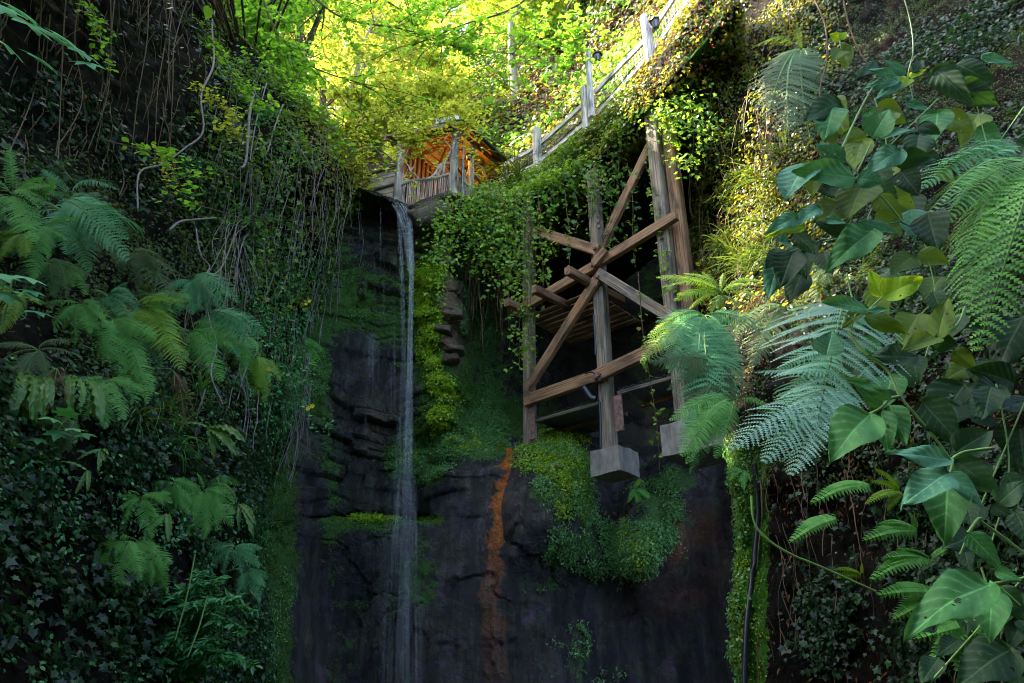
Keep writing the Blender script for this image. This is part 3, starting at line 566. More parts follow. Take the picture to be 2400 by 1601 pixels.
fpost(1260, 303, 425, 13.2, .155); fpost(1377, 205, 330, 12.0, .14); fpost(1530, 60, 165, 10.35, .13)
# lamp posts with lanterns
def lantern(c, parent, s=1.):
    l = MB(); 
    def frust(z0, z1, r0, r1, k=6):
        th = np.arange(k)*2*math.pi/k; a = [c+np.array([r0*math.cos(t), r0*math.sin(t), z0])*s for t in th]; b = [c+np.array([r1*math.cos(t), r1*math.sin(t), z1])*s for t in th]; return a+b, [(i, (i+1) % k, k+(i+1) % k, k+i) for i in range(k)]
    body = MB(); body.add(*frust(.0, .17, .05, .085)); g = body.build('pane', M['glass'], parent)
    f_ = MB(); f_.add(*frust(.17, .2, .12, .115)).add(*frust(.2, .27, .115, .02)).add(*frust(.27, .31, .02, .012)).add(*frust(-.02, 0, .02, .055)).add(*frust(-.06, -.02, .006, .02))
    for t in np.arange(6)*math.pi/3: f_.beam(c+np.array([.052*math.cos(t), .052*math.sin(t), 0])*s, c+np.array([.088*math.cos(t), .088*math.sin(t), .17])*s, .012, .012)
    g.parent = f_.build('lantern_frame', M['black'], parent)
mg, ntg, bg_, og = mat('lantern_glass'); bg_.inputs['Base Color'].default_value = (.5, .52, .5, 1); bg_.inputs['Roughness'].default_value = .15; bg_.inputs['Transmission Weight'].default_value = .6; M['glass'] = mg
def lamppost(px, yt, yb, Y, label, side=1):
    b_ = P(px, yb, Y); t_ = P(px, yt, Y); t_ = np.array([b_[0], b_[1], t_[2]]); r = empty('lamp_post', tuple(b_)); tag(r, label, 'lamp post', 'lamp posts along the handrail')
    timber('post', b_, t_, .11, .11, M['rail'], r, side=perp); c = t_+np.array([.2*side, -.05, -.38]); 
    mb = MB(); mb.tube([t_+np.array([0, 0, -.12]), t_+np.array([.1*side, -.03, .0]), c+np.array([0, 0, .3])], .012, 6).build('arm', M['black'], r); lantern(c, r)
    pole('cable', [c+np.array([0, 0, -.05]), c+np.array([.05, 0, -.3]), c+np.array([.2*side, 0, -.6])], .006, M['black'], r, 4)
    mb = MB(); mb.beam(b_+np.array([0, -.02, .55]), b_+np.array([0, -.02, .68]), .18, .16); mb.build('junction_box', M['black'], r, bev=.01)
lamppost(1387, 118, 275, 11.85, 'tall grey lamp post with black lantern, standing in dappled shade', 1)
lamppost(1521, 38, 150, 10.2, 'glaring sunlit lamp post where the handrail steepens', 1)
# ---------------------------------------------------------------- cabin
cz = float(P(1063, 457, 14.2)[2]); cF = onz(1063, 457, cz); cL = onz(930, 480, cz); cRt = cF+np.array([.59, .81, 0])
cb = empty('timber_cabin', tuple(cF)); tag(cb, 'rustic timber summerhouse with glowing orange interior on the cliff top', 'cabin')
eL = nz(cL-cF); eR = nz(cRt-cF); H = 1.95; up = np.array([0, 0, 1.]); lenL = np.linalg.norm(cL-cF); lenR = 2.2
cR = cF+eR*lenR
pole('post', [cF-up*.15, cF+up*.9+eL*.02, cF+up*H], [.12, .1, .11], M['oldbranch'], cb, 9, .12)
pole('post', [cL-up*.15, cL+up*.9, cL+up*(H)], [.12, .1, .13], M['oldbranch'], cb, 9, .12)
pole('post', [cF+eR*.62-up*.1, cF+eR*.62+up*.9, cF+eR*.62+up*H], [.11, .09, .09], M['oldbranch'], cb, 9, .12)
pole('post', [cR, cR+up*H], [.1, .09], M['oldbranch'], cb, 9, .1)
def balustrade(a, b, n, h=.62):
    pole('handrail', [a+up*h*.93, a+(b-a)*.3+up*(h+.02), a+(b-a)*.6+up*(h-.03), b+up*h*1.02], [.05, .045, .055, .05], M['oldbranch'], cb, 7, .12)
    for i in range(n):
        t = (i+.5)/n; q = a+(b-a)*t; j = rng.normal(0, .012, 3); pole('baluster', [q-up*.05, q+up*h*.5+j*.8, q+up*(h-.02)], [.02, .022, .02], M['oldbranch'], cb, 5, .15)
balustrade(cL+eR*.0, cF, 27); balustrade(cF, cF+eR*.62, 10); balustrade(cF+eR*.62, cR, 16)
timber('floor_beam', cL-up*.12-eL*0+eL*.1, cF-up*.12, .12, .14, M['wood'], cb); timber('floor_beam', cF-up*.13, cR-up*.13, .12, .14, M['wood'], cb)
q = MB(); c4 = [cF, cL, cL+eR*lenR, cR]; q.box8([c4[0]-up*.04, c4[0], c4[1]-up*.04, c4[1], c4[3]-up*.04, c4[3], c4[2]-up*.04, c4[2]]); q.build('floor', M['wood'], cb)
timber('eave_beam', cL+up*H+eL*.25-eR*.03, cF+up*(H+.02)-eR*.03, .1, .2, M['moss_wood'] if 'moss_wood' in M else M['board'], cb)
timber('eave_beam', cF+up*H-eL*.03, cR+up*H-eL*.03, .1, .18, M['wood'], cb)
# inner walls: vertical poles that catch the orange light, and back boards
bL = cL+eR*lenR; 
for i in range(9): t = .05+i*.1; a = cL+eR*(.25+t*1.6); pole('wall_pole', [a, a+up*H*.98], .045, M['wood'], cb, 6, .08)
for i in range(12): t = (i+.5)/12; a = bL+(cR-bL)*t; timber('wall_board', a, a+up*H, .2, .03, M['ceiling'], cb, side=nz(cR-bL)); b_ = cL-eL*-.06+eR*lenR*t; timber('wall_board', b_, b_+up*H, .2, .03, M['wood'], cb, side=eR)
# twisted branches in the openings
def branch(pts, r): pole('branch', pts, r, M['oldbranch'], cb, 6, .15)
for t0, t1, hh, s in ((.06, .3, 1.25, .1), (.12, .42, 1.0, .1), (.2, .5, .95, -.05), (.08, .2, 1.5, .05)):
    a = cF+eL*lenL*t1+up*.6; b = cF+eL*lenL*t0*.3+up*hh; branch([a, (a+b)/2+up*s+eL*.06, (a+b)/2+up*.2, b], [.035, .03, .022])
for (a0, a1, z0, z1) in ((.62, .8, .6, .95), (.8, .93, .95, 1.3), (.8, .72, .95, 1.15), (.93, .97, .6, 1.2), (.75, .97, .6, .8), (.97, .85, .7, .95), (.97, .86, 1.2, 1.75)):
    a = cF+eL*lenL*a0+up*z0; b = cF+eL*lenL*a1+up*z1; branch([a, (a+b)/2+up*.04+eR*.03, b], [.026, .016])
branch([cF+eL*.05+up*1.25, cF+eL*.12+up*1.45, cF+eL*.22+up*1.6, cF+eL*.3+up*1.78, cF+eL*.18+up*1.9], [.03, .02, .02, .018])
for (a0, a1, z0, z1) in ((.1, .45, .9, .55), (.45, .2, .55, 1.2), (.7, 1.2, 1.1, .8), (.8, 1.4, 1.5, 1.2), (1.0, 1.5, 1.5, .9)):
    a = cF+eR*a0+up*z0; b = cF+eR*a1+up*z1; branch([a, (a+b)/2+up*.08, b], [.04, .03])
# roof: hip with overhang; underside boards and rafters, lit from within
A_ = cF+up*(H+.02)-eL*.28-eR*.28; B_ = cL+up*(H+.02)+eL*.3-eR*.28; C_ = bL+up*(H+.02)+eL*.3+eR*.28; D_ = cR+up*(H+.02)-eL*.28+eR*.28
cen = (A_+B_+C_+D_)/4; r1 = cen+up*.62+eL*.25; r0 = cen+up*.62-eL*.25
def roofface(pts, name='roof_slope'):
    up_ = np.array([0, 0, .05]); pts = np.array(pts); n = len(pts); mb = MB(); 
    V = np.concatenate([pts, pts+up_]); Q = [(i, (i+1) % n, n+(i+1) % n, n+i) for i in range(n)]
    if n == 4: Q += [(0, 1, 2, 3), (4, 5, 6, 7)]
    mb.add(V, Q)
    if n == 3: mb.add([pts[0], pts[1], pts[2], pts[2]+1e-4, pts[0]+up_, pts[1]+up_, pts[2]+up_, pts[2]+up_+1e-4], [(0, 1, 2, 3), (4, 5, 6, 7)])
    return mb.build(name, M['ceiling'] if False else M['roof'], cb)
mr_, ntr, br_, or_ = mat('roof_boards'); tcr = ntr.nodes.new('ShaderNodeNewGeometry'); sx = ntr.nodes.new('ShaderNodeTexWave'); sx.inputs['Scale'].default_value = 2.6; sx.inputs['Distortion'].default_value = .3; sx.bands_direction = 'Z'
ntr.links.new(tcr.outputs['Position'], sx.inputs[0]); rr_ = ramp(ntr, [(0, (.05, .03, .02)), (.08, (.38, .27, .17)), (1, (.46, .34, .22))]); ntr.links.new(sx.outputs[0], rr_.inputs[0]); ntr.links.new(rr_.outputs[0], br_.inputs['Base Color']); br_.inputs['Roughness'].default_value = .8; M['roof'] = mr_
roofface([A_, B_, r1, r0]); roofface([D_, A_, r0]); roofface([B_, C_, r1]); roofface([C_, D_, r0, r1])
def raft(a, b, w=.07): timber('rafter', a-up*.06, b-up*.06, w, .1, M['wood'], cb)
for t in (.0, .2, .4, .6, .8, 1.): raft(A_+(B_-A_)*t, r0+(r1-r0)*min(1, max(0, t)))
for t in (.35, .7): raft(A_+(D_-A_)*t, r0); raft(B_+(C_-B_)*t, r1)
raft(D_, r0); raft(C_, r1)
g0 = A_+up*.0-eL*.02; pole('gutter', [A_-eL*.06+up*.02, (A_+D_)/2-eL*.06, D_-eL*.06-up*.02], .07, M['black'], cb, 8)
pole('drainpipe', [A_+eR*.15-eL*.02-up*.05, A_+eR*.22+eL*.14-up*.25, cF+eR*.16-eL*.1+up*1.55, cF+eR*.16-eL*.1+up*.8, cF+eR*.16-eL*.1-up*.1], .026, M['metal'], cb, 8)
timber('bargeboard', A_+eL*.02+up*.02, A_+eL*.75+up*.02, .04, .2, M['board'], cb); 
lc = cF+eR*.45+up*1.35-eL*.05; lt = empty('wall_lantern', tuple(lc)); tag(lt, 'small black lantern hanging beside the corner post of the cabin', 'lantern'); lantern(lc, lt, .8); mb = MB(); mb.tube([lc+up*.22, lc+up*.5], .008, 5).build('arm', M['black'], lt)
# annex wall and roof
wl = empty('boarded_annex', tuple(cL)); tag(wl, 'low annex of overlapping pale boards under a corrugated roof', 'annex')
a0 = onz(925, 478, cz-.05)-eR*.0; dA = nz(onz(845, 470, cz-.3)-a0); dA = np.array([dA[0], dA[1], 0]); dA = nz(np.array([-1., .28, 0]))
def W_(px, py, o=0.): return onplane(px, py, cL+eR*o*-1, cL+eL-eR*o)
nW = nz(np.cross(eL, up)); nW = nW if nW[1] < 0 else -nW
ls_ = [(842, 420, 928, 391), (846, 429, 927, 401.5), (848, 436, 926, 412), (849, 444, 924, 421), (851, 452, 923, 430), (853, 461, 923, 440), (855, 470, 923, 449.6), (857, 479, 923, 458), (860, 488, 923, 468), (862, 497, 923, 478)]
for k in range(9):
    x0, y0, x1, y1 = ls_[k]; u0, v0, u1, v1 = ls_[k+1]; a = (W_(x1, y1)+W_(u1, v1))/2; b = (W_(x0, y0)+W_(u0, v0))/2; a = a+eL*-.15; h_ = abs(W_(x1, y1)[2]-W_(u1, v1)[2])
    timber('board', a+nW*.012*(k % 2), b+eL*.5+nW*.012*(k % 2), .03, h_*1.02, M['board'], wl, side=nW)
pole('waney_log', [W_(925, 433)+nW*.04, W_(895, 441)+nW*.06, W_(860, 449)+nW*.04], [.035, .045, .03], M['oldbranch'], wl, 7, .15)
timber('mossy_batten', W_(930, 390)+nW*.06, W_(838, 421)+nW*.06, .05, .06, M['moss_wood'], wl, side=nW)
e0 = W_(898, 372)+nW*.35; e1 = W_(800, 412)+nW*.35; e1 = np.array([e1[0], e1[1], e0[2]])
timber('roof_edge', e0, e1, .05, .07, M['moss_wood'], wl, side=nW); pole('bare_twig', [e0+up*.16+eL*.1, (e0+e1)/2+up*.14, e1+up*.12], [.03, .02], M['oldbranch'], wl, 6, .2)
n_ = 70; xs = np.linspace(0, 1, n_); zc_ = .04*np.abs(((xs*np.linalg.norm(e1-e0)/.1) % 1)*2-1)
V = [e0+(e1-e0)*x+up*(.04+zc_[i]) for i, x in enumerate(xs)]+[e0+(e1-e0)*x-nW*1.3+up*(.55+zc_[i]) for i, x in enumerate(xs)]
mb = MB(); mb.add(V, [(i, i+1, n_+i+1, n_+i) for i in range(n_-1)]); mb.build('corrugated_roof', M['rustmetal'], wl)
for t in (.05, .35, .65, .95): timber('rafter', e0+(e1-e0)*t-up*.0, e0+(e1-e0)*t-nW*1.2+up*.42, .05, .07, M['wood'], wl)
timber('soffit_board', e0+(e1-e0)*0-nW*.3+up*.02, e1-nW*.3+up*.02, .4, .02, M['board'], wl, side=nW)
# sign at the roof corner
sg = A_+up*.12-eL*.02; sr = empty('name_sign', tuple(sg)); tag(sr, 'small white name board with black capitals on the cabin roof corner', 'sign')
xs_ = nz(-eL*1+eR*.0); 
mb = MB(); mb.beam(sg+eL*.62-eR*.05, sg+eL*.0-eR*.05, .02, .15, side=eR); mb.build('board', M['white'] if 'white' in M else M['concrete'], sr, bev=.006)
mb = MB(); mb.beam(sg+eL*.64-eR*.035, sg-eL*.02-eR*.035, .02, .19, side=eR); mb.build('border', M['green'] if 'green' in M else M['black'], sr, bev=.006)
tcu = bpy.data.curves.new('lettering', 'FONT'); tcu.body = 'SCALA'; tcu.size = .15; tcu.extrude = .004; tcu.align_x = 'CENTER'; tcu.align_y = 'CENTER'
to_ = bpy.data.objects.new('lettering_curve', tcu); S.collection.objects.link(to_); bpy.context.view_layer.update()
lme = bpy.data.meshes.new_from_object(to_.evaluated_get(bpy.context.evaluated_depsgraph_get())); bpy.data.objects.remove(to_); to = bpy.data.objects.new('lettering', lme); S.collection.objects.link(to)
x_ = Vector(-eL); z_ = Vector(-eR); y_ = Vector(up); z_ = x_.cross(y_); to.matrix_world = Matrix.Translation(Vector(sg+eL*.31-eR*.066)-sr.location) @ Matrix((x_, y_, z_)).transposed().to_4x4(); to.parent = [c for c in sr.children if c.name.startswith('board')][0]; to.data.materials.append(M['black'])
# interior lamp
lp = cF+eL*.22+eR*.35+up*1.45; il = empty('interior_lamp', tuple(lp)); tag(il, 'small glowing orange lamp inside the cabin near the corner post', 'lamp')
me_, nte, be, oe = mat('lamp_glow'); be.inputs['Emission Color'].default_value = (1, .42, .08, 1); be.inputs['Emission Strength'].default_value = 12
mb = MB(); mb.tube([lp-up*.06, lp, lp+up*.06], [.03, .05, .03], 8).build('bulb', me_, il, smooth=True); mb = MB(); mb.tube([lp+up*.06, lp+up*.4], .01, 5).build('lamp_stem', M['black'], il)
for q_, e_ in ((lp+up*.1+eR*.3, 3), (cF+eL*.3+eR*1.3+up*1.5, 1.6), (cF+eR*1.9+eL*.1+up*1.5, .6)):
    pl = bpy.data.lights.new('lamp_light', 'POINT'); pl.energy = e_; pl.color = (1, .36, .06); pl.shadow_soft_size = .08; po = bpy.data.objects.new('lamp_light', pl); po.location = Vector(q_); S.collection.objects.link(po)
# stone ledge under the balustrade
def stone(px, py, Y, s, label, mt=None, flat=(1, .8, .5), rot=0., name='stone', sub=3):
    u, v = np.meshgrid(np.linspace(0, 2*math.pi, 29)[:-1], np.linspace(0, math.pi, 17)); D = np.stack([np.sin(v)*np.cos(u), np.sin(v)*np.sin(u), np.cos(v)], -1)
    D = np.sign(D)*np.abs(D)**.4; c = P(px, py, Y); r = 1+.35*(fbm(D*1.7+c, 4, 3)-.5)*2
    G = D*r[..., None]*np.array(flat)*s; a = rot; G = np.stack([G[..., 0]*math.cos(a)-G[..., 2]*math.sin(a), G[..., 1], G[..., 0]*math.sin(a)+G[..., 2]*math.cos(a)], -1)
    n = 28; i = (np.arange(16)[:, None]*n+np.arange(n)[None]).ravel(); j = (np.arange(16)[:, None]*n+(np.arange(n)[None]+1) % n).ravel()
    me = meshN(name, G.reshape(-1, 3), np.stack([i, j, j+n, i+n], -1), {'moss': np.full(n*17, .1), 'rust': np.zeros(n*17), 'dry': np.full(n*17, .4)}, smooth=True); o = link(name, me, None, [mt or M['rock']]); o.location = Vector(c); tag(o, label, 'stone'); return o
stone(1012, 510, 12.75, .42, 'large pale boulder wedged below the balustrade', rot=.5, flat=(1, .8, .62), name='boulder')
stone(1018, 487, 13.0, .52, 'flat slab of stone just under the balustrade foot', rot=.42, flat=(1, .7, .16), name='stone_slab')
stone(1072, 738, 12.05, .11, 'small stone block sticking out of the pale rock edge, topmost', rot=0, flat=(1, 1, .6))
stone(1066, 822, 11.95, .16, 'flat dark ledge stone jutting out, second from the top', rot=-.1, flat=(1.1, 1, .3))
stone(1058, 842, 12.0, .14, 'short stone tucked under the dark ledge stone', rot=.1, flat=(1, 1, .5))
stone(1040, 775, 12.15, .16, 'angular stone just beside the pale rock edge', rot=-.2, flat=(1, 1, .4))
# ---------------------------------------------------------------- waterfall
mw, ntw, bw_, ow = mat('falling_water'); Lw = ntw.links
aw = ntw.nodes.new('ShaderNodeAttribute'); aw.attribute_name = 'across'; al = ntw.nodes.new('ShaderNodeAttribute'); al.attribute_name = 'along'; dn = ntw.nodes.new('ShaderNodeAttribute'); dn.attribute_name = 'dens'
cw = ntw.nodes.new('ShaderNodeCombineXYZ'); Lw.new(aw.outputs['Fac'], cw.inputs[0]); Lw.new(al.outputs['Fac'], cw.inputs[1])
nw = ntw.nodes.new('ShaderNodeTexNoise'); nw.inputs['Scale'].default_value = 1; nw.inputs['Detail'].default_value = 5; mpw = ntw.nodes.new('ShaderNodeMapping'); mpw.inputs['Scale'].default_value = (75, .5, 1); Lw.new(cw.outputs[0], mpw.inputs[0]); Lw.new(mpw.outputs[0], nw.inputs[0])
rw = ramp(ntw, [(.42, (0, 0, 0)), (.7, (1, 1, 1))]); Lw.new(nw.outputs[0], rw.inputs[0]); mw_ = ntw.nodes.new('ShaderNodeMath'); mw_.operation = 'MULTIPLY'; Lw.new(rw.outputs[0], mw_.inputs[0]); Lw.new(dn.outputs['Fac'], mw_.inputs[1])
bw_.inputs['Base Color'].default_value = (.72, .76, .84, 1); bw_.inputs['Roughness'].default_value = .25; Lw.new(mw_.outputs[0], bw_.inputs['Alpha'])
twt = ntw.nodes.new('ShaderNodeBsdfTranslucent'); twt.inputs[0].default_value = (.8, .8, .75, 1); tpt = ntw.nodes.new('ShaderNodeBsdfTransparent'); 
m1 = ntw.nodes.new('ShaderNodeMixShader'); Lw.new(mw_.outputs[0], m1.inputs[0]); Lw.new(tpt.outputs[0], m1.inputs[1]); Lw.new(twt.outputs[0], m1.inputs[2]); m2_ = ntw.nodes.new('ShaderNodeMixShader'); m2_.inputs[0].default_value = .35; Lw.new(bw_.outputs[0], m2_.inputs[1]); Lw.new(m1.outputs[0], m2_.inputs[2]); Lw.new(m2_.outputs[0], ow.inputs[0])
def fall(name, ctr, wid, den, wave=.02, nx=40, ny=160, back=0., label=None, wob=.03, parent=None):
    c = spline(ctr, ny); t = np.linspace(0, 1, ny); w = np.interp(t, np.linspace(0, 1, len(wid)), wid); dd = np.interp(t, np.linspace(0, 1, len(den)), den)*.9
    s_ = np.linspace(-1, 1, nx); arc = np.sqrt(np.maximum(0, 1-s_**2)); lat = s_[None]*w[:, None]
    ph = rng.random()*9; rip = (fbm(np.stack([s_[None]*4+ph+0*t[:, None], t[:, None]*3+0*s_[None], 0*s_[None]+0*t[:, None]], -1), 3)-.5)
    V = np.stack([c[:, None, 0]+lat*(1+.25*rip), c[:, None, 1]+back-arc[None]*w[:, None]*.3-rip*wob, c[:, None, 2]+0*lat], -1)
    i = (np.arange(ny-1)[:, None]*nx+np.arange(nx-1)[None]).ravel(); edge = np.clip((1-np.abs(s_))*3, 0, 1)**.8
    me = meshN(name, V.reshape(-1, 3), np.stack([i, i+1, i+nx+1, i+nx], -1), {'along': (c[:1, 2]-c[:, 2])[:, None].repeat(nx, 1), 'across': (s_[None]*.22+ph+0*t[:, None]), 'dens': dd[:, None]*edge[None]*(.8+.6*rip)*np.clip(.35+1.5*fbm(np.stack([s_[None]*5+ph+0*t[:, None], t[:, None]*9+0*s_[None], 0*s_[None]+0*t[:, None]], -1), 4, 3), .2, 1.5)}, smooth=True)
    o = link(name, me, parent, [mw]); return o
wf = empty('waterfall', tuple(P(940, 1600, 11.4))); tag(wf, 'thin waterfall pouring over the rock lip beside the cabin', 'waterfall', None, 'structure')
def WP(*a): return P(*a)-np.array(wf.location)
for bk_, dsc in ((0, 1.), (.06, .8)):
    fall('water_sheet', [WP(918, 462, 13.6), WP(932, 476, 12.85), WP(948, 505, 12.65), WP(957, 560, 12.55), WP(963, 640, 12.5)], [.15, .17, .15, .11, .08], [.35, .55, .62, .55, .45], back=bk_, parent=wf)
    fall('water_strand', [WP(958, 520, 12.6), WP(964, 600, 12.5), WP(962, 760, 12.3), WP(958, 1000, 12.0), WP(950, 1250, 11.5), WP(945, 1500, 11.2), WP(942, 1750, 11.0)], [.04, .05, .05, .07, .09, .11, .13], [.5*dsc, .8*dsc, .66*dsc, .4*dsc, .26*dsc, .14*dsc, .08*dsc], back=bk_, parent=wf)
fall('water_strand', [WP(935, 500, 12.6), WP(941, 620, 12.5), WP(946, 800, 12.3), WP(945, 1000, 12.1), WP(944, 1150, 12.)], [.05, .05, .05, .07, .07], [.65, .6, .3, .16, .05], parent=wf)
fall('water_veil', [WP(955, 850, 12.3), WP(950, 1050, 12.0), WP(945, 1250, 11.5), WP(940, 1500, 11.1), WP(938, 1760, 10.9)], [.1, .17, .26, .32, .36], [.06, .2, .26, .22, .16], back=-.1, parent=wf)
for px, y0, y1, d in ((892, 480, 640, .3), (878, 600, 700, .22), (866, 790, 900, .4), (874, 800, 930, .45), (888, 800, 915, .3), (857, 930, 1080, .14), (917, 850, 960, .3), (924, 700, 840, .25), (925, 780, 1000, .3), (900, 660, 760, .25), (1170, 1120, 1330, .2), (1148, 1130, 1420, .15)):
    Y0 = CL.at(px, y0+15)[0][1]-.12; Y1 = CL.at(px, y1)[0][1]-.06; Ym = min(Y0, Y1); fall('trickle', [WP(px, y0, Ym), WP(px, (y0+y1)/2, Ym), WP(px, y1, Ym)], [.012, .02, .016], [d, d*1.2, d*.4], nx=8, ny=30, parent=wf)
fall('water_film', [WP(868, 785, CL.at(868, 790)[0][1]-.1), WP(868, 860, CL.at(868, 860)[0][1]-.12)], [.14, .17], [.28, .1], nx=30, ny=40, parent=wf)
fall('water_film', [WP(880, 1265, CL.at(880, 1280)[0][1]-.05), WP(878, 1340, CL.at(878, 1345)[0][1]-.1)], [.22, .16], [.22, .2], nx=40, ny=40, parent=wf)
# black cable down the mossy pillar
cp_ = [RBK.at(px, py)[0]+RBK.at(px, py)[1]*.05 for px, py in ((1777, 1090), (1775, 1200), (1763, 1330), (1752, 1480), (1740, 1640))]
o = pole('cable', cp_, .021, M['black'], None); tag(o, 'long black cable running down the mossy rock pillar', 'cable')
# ================================================================ vegetation
def cover(name, surf, n, mask, kind, m, size, lift=(0, .08), label=None, droop=.8, spread=.5, kd='stuff', extra=None):
    p, N = surf.sample(n, mask); p = p+N*rng.uniform(lift[0], lift[1], (n, 1))
    nr = nz(N+rdir(n, spread)+np.array([0, 0, .35])); tp = np.array([0, 0, -droop])+rdir(n, .5)+N*.25
    lb = LB().add(*leaves(p, nr, tp, rng.uniform(size[0], size[1], n), kind))
    if extra: extra(lb)
    o = lb.build(name, m if isinstance(m, list) else [m]); tag(o, label, None, None, kd); return o
def wander(start, d, ln, n=14, wob=.12, grav=0.):
    p = np.asarray(start, float); pts = [p]; d = nz(np.asarray(d, float)); st = ln/n
    for k in range(n): d = nz(d+rng.normal(0, wob, 3)+np.array([0, 0, -grav])); p = p+d*st; pts.append(p)
    return np.array(pts)
def clumpmask(f, th, s=0, hard=6.):
    return lambda X, Y, g: np.clip((fbm(g*f, 4, s)-th)*hard, 0, 1)
# ---------------- moss, liverwort on rocks
def attr_mask(surf, A, lo=.45):
    return lambda X, Y, g: np.clip((A[:-1, :-1]-lo)*3, 0, 1)*(.15+np.clip((fbm(g*6, 3, 4)-.47)*9, 0, 1))
cover('moss', CL, 105000, attr_mask(CL, mossC, .4), 'tri', M['moss'], (.014, .034), (0, .03), 'green moss tufts on the ledges of the waterfall cliff', spread=.9)
def mk(x0, x1, y0, y1, s=25.): return lambda X, Y, g: inbox(X, Y, x0, x1, y0, y1, s)
def blobs(L_, f=5., th=.45, s=0, hard=8):
    def fn(X, Y, g):
        r = 0*X
        for (a, b, c, d, w) in L_: r = r+w*gauss(X, Y, a, b, c, d)
        return np.clip(r*1.7+(fbm(g*f*.5, 5, s)-.5)*3.6+(fbm(g*f*2, 4, s+1)-.5)*1.6-.6, 0, 1)**1.5*np.clip(r*3-.25, 0, 1)
    return fn
cover('lime_moss', CL, 46000, blobs([(1005, 640, 40, 30, 1), (1010, 800, 28, 90, 1), (1040, 910, 30, 50, 1), (1030, 980, 30, 40, 1), (985, 700, 25, 40, .7), (880, 1222, 70, 9, 1.), (1005, 1212, 30, 9, .8), (960, 1065, 30, 20, .8), (1085, 1030, 40, 30, .6)], 7), 'tri', M['lime_moss'], (.018, .055), (0, .09), 'bright lime moss down the edge beside the waterfall', spread=.9)
cover('liverwort', CL, 52000, blobs([(1140, 1000, 80, 45, 1), (1100, 1040, 80, 28, .9), (1150, 930, 60, 50, .5), (1120, 700, 45, 120, .5), (1180, 780, 40, 100, .4), (935, 1080, 40, 45, .9), (990, 1080, 30, 50, .6), (1010, 1120, 40, 30, .5), (840, 740, 50, 20, .6), (790, 650, 60, 40, .5), (730, 850, 40, 60, .8), (750, 900, 25, 40, .6), (950, 1350, 35, 30, .35), (650, 1170, 40, 50, .5), (660, 1380, 35, 60, .4), (640, 1500, 40, 80, .35), (1050, 1130, 30, 60, .3)], 4, 0, 3), 'oval', M['liver'], (.018, .036), (0, .05), 'pale green liverwort creeping over the wet rock', spread=.8)
lr_ = lambda X, Y, g: np.clip((fbm(g*2.3, 5, 71)-.40)*9, .04, 1)*blobs([(1300, 1070, 75, 60, 1.2), (1330, 1170, 60, 70, 1.1), (1265, 1150, 30, 60, .7), (1490, 1290, 55, 70, 1.2), (1560, 1190, 90, 80, .8), (1590, 1110, 90, 50, .35), (1350, 1285, 90, 45, .8), (1250, 1380, 60, 16, .9), (1330, 1500, 60, 55, .65), (1370, 1590, 110, 40, .5), (1480, 1440, 40, 30, .3), (1400, 1300, 50, 50, .7)], 3.5, 0, 6)(X, Y, g)
cover('ground_ivy', LR, 60000, lr_, 'oval', M['liver'], (.02, .042), (0, .07), 'small round-leaved creeper matting the rounded rock', spread=.7)
cover('moss', LR, 42000, lambda X, Y, g: blobs([(1285, 1055, 75, 55, 1.4), (1330, 1130, 55, 90, 1.), (1485, 1280, 40, 60, .9)], 5)(X, Y, g), 'tri', M['lime_moss'], (.02, .045), (0, .06), 'yellow green moss cushion on top of the rounded rock', spread=.9)
cover('moss', RBK, 26000, lambda X, Y, g: inbox(X, Y, 1690, 1790, 1040, 1601, 20)*np.clip((fbm(g*5, 3, 1)-.4)*6, .15, 1)*np.clip((1800-X)/80, 0, 1), 'oval', M['lime_moss'], (.008, .02), (0, .02), 'yellow green moss clothing the edge of the rock pillar', spread=.9)
cover('ivy', RBK, 3500, lambda X, Y, g: inbox(X, Y, 1690, 1745, 1040, 1601, 15), 'oval', M['liver'], (.018, .035), (0, .05), 'tiny pale leaves along the edge of the mossy pillar')
cover('moss', LBK, 16000, lambda X, Y, g: inbox(X, Y, 560, 720, 1000, 1601, 15)*np.clip((fbm(g*3, 3, 1)-.45)*5, 0.1, 1), 'tri', M['moss'], (.012, .03), (0, .03), 'dark moss on the foot of the fern bank', spread=.9)
# ---------------- ivy covers
cover('ivy', LBK, 9000, lambda X, Y, g: inbox(X, Y, -100, 620, 900, 1700, 60)*np.clip((fbm(g*2.6, 4, 42)-.46)*8, .0, 1), 'oval', M['shrub'], (.02, .045), (0, .16), 'patches of small mid green leaves among the dark ivy')
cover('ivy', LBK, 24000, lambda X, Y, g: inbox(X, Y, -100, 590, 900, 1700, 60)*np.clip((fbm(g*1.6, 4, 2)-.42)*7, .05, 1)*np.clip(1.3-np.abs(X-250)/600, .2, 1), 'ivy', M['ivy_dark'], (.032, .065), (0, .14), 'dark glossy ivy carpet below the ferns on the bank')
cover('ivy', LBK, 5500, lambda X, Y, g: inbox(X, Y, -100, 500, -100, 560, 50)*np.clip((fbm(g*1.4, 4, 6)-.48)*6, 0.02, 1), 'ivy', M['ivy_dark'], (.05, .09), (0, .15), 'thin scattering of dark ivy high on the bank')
cover('ivy', LBK, 24000, lambda X, Y, g: inbox(X, Y, 470, 850, -60, 700, 40)*np.clip((fbm(g*1.5, 4, 12)-.4)*6, 0.05, 1)*(1-.8*gauss(X, Y, 480, 560, 100, 110)), 'ivy', M['ivy'], (.045, .085), (0, .25), 'thick ivy curtain tumbling beside the waterfall')
cover('ivy', LBK, 5000, lambda X, Y, g: inbox(X, Y, 560, 740, 560, 1000, 30), 'oval', M['shrub'], (.04, .08), (0, .2), 'small leaved green creeper on the edge of the bank')
cover('ivy', LBK, 5500, lambda X, Y, g: inbox(X, Y, 690, 860, 250, 560, 25), 'ivy', M['ivy_gold'], (.05, .09), (0, .2), 'yellow green ivy hanging just over the rock lip')
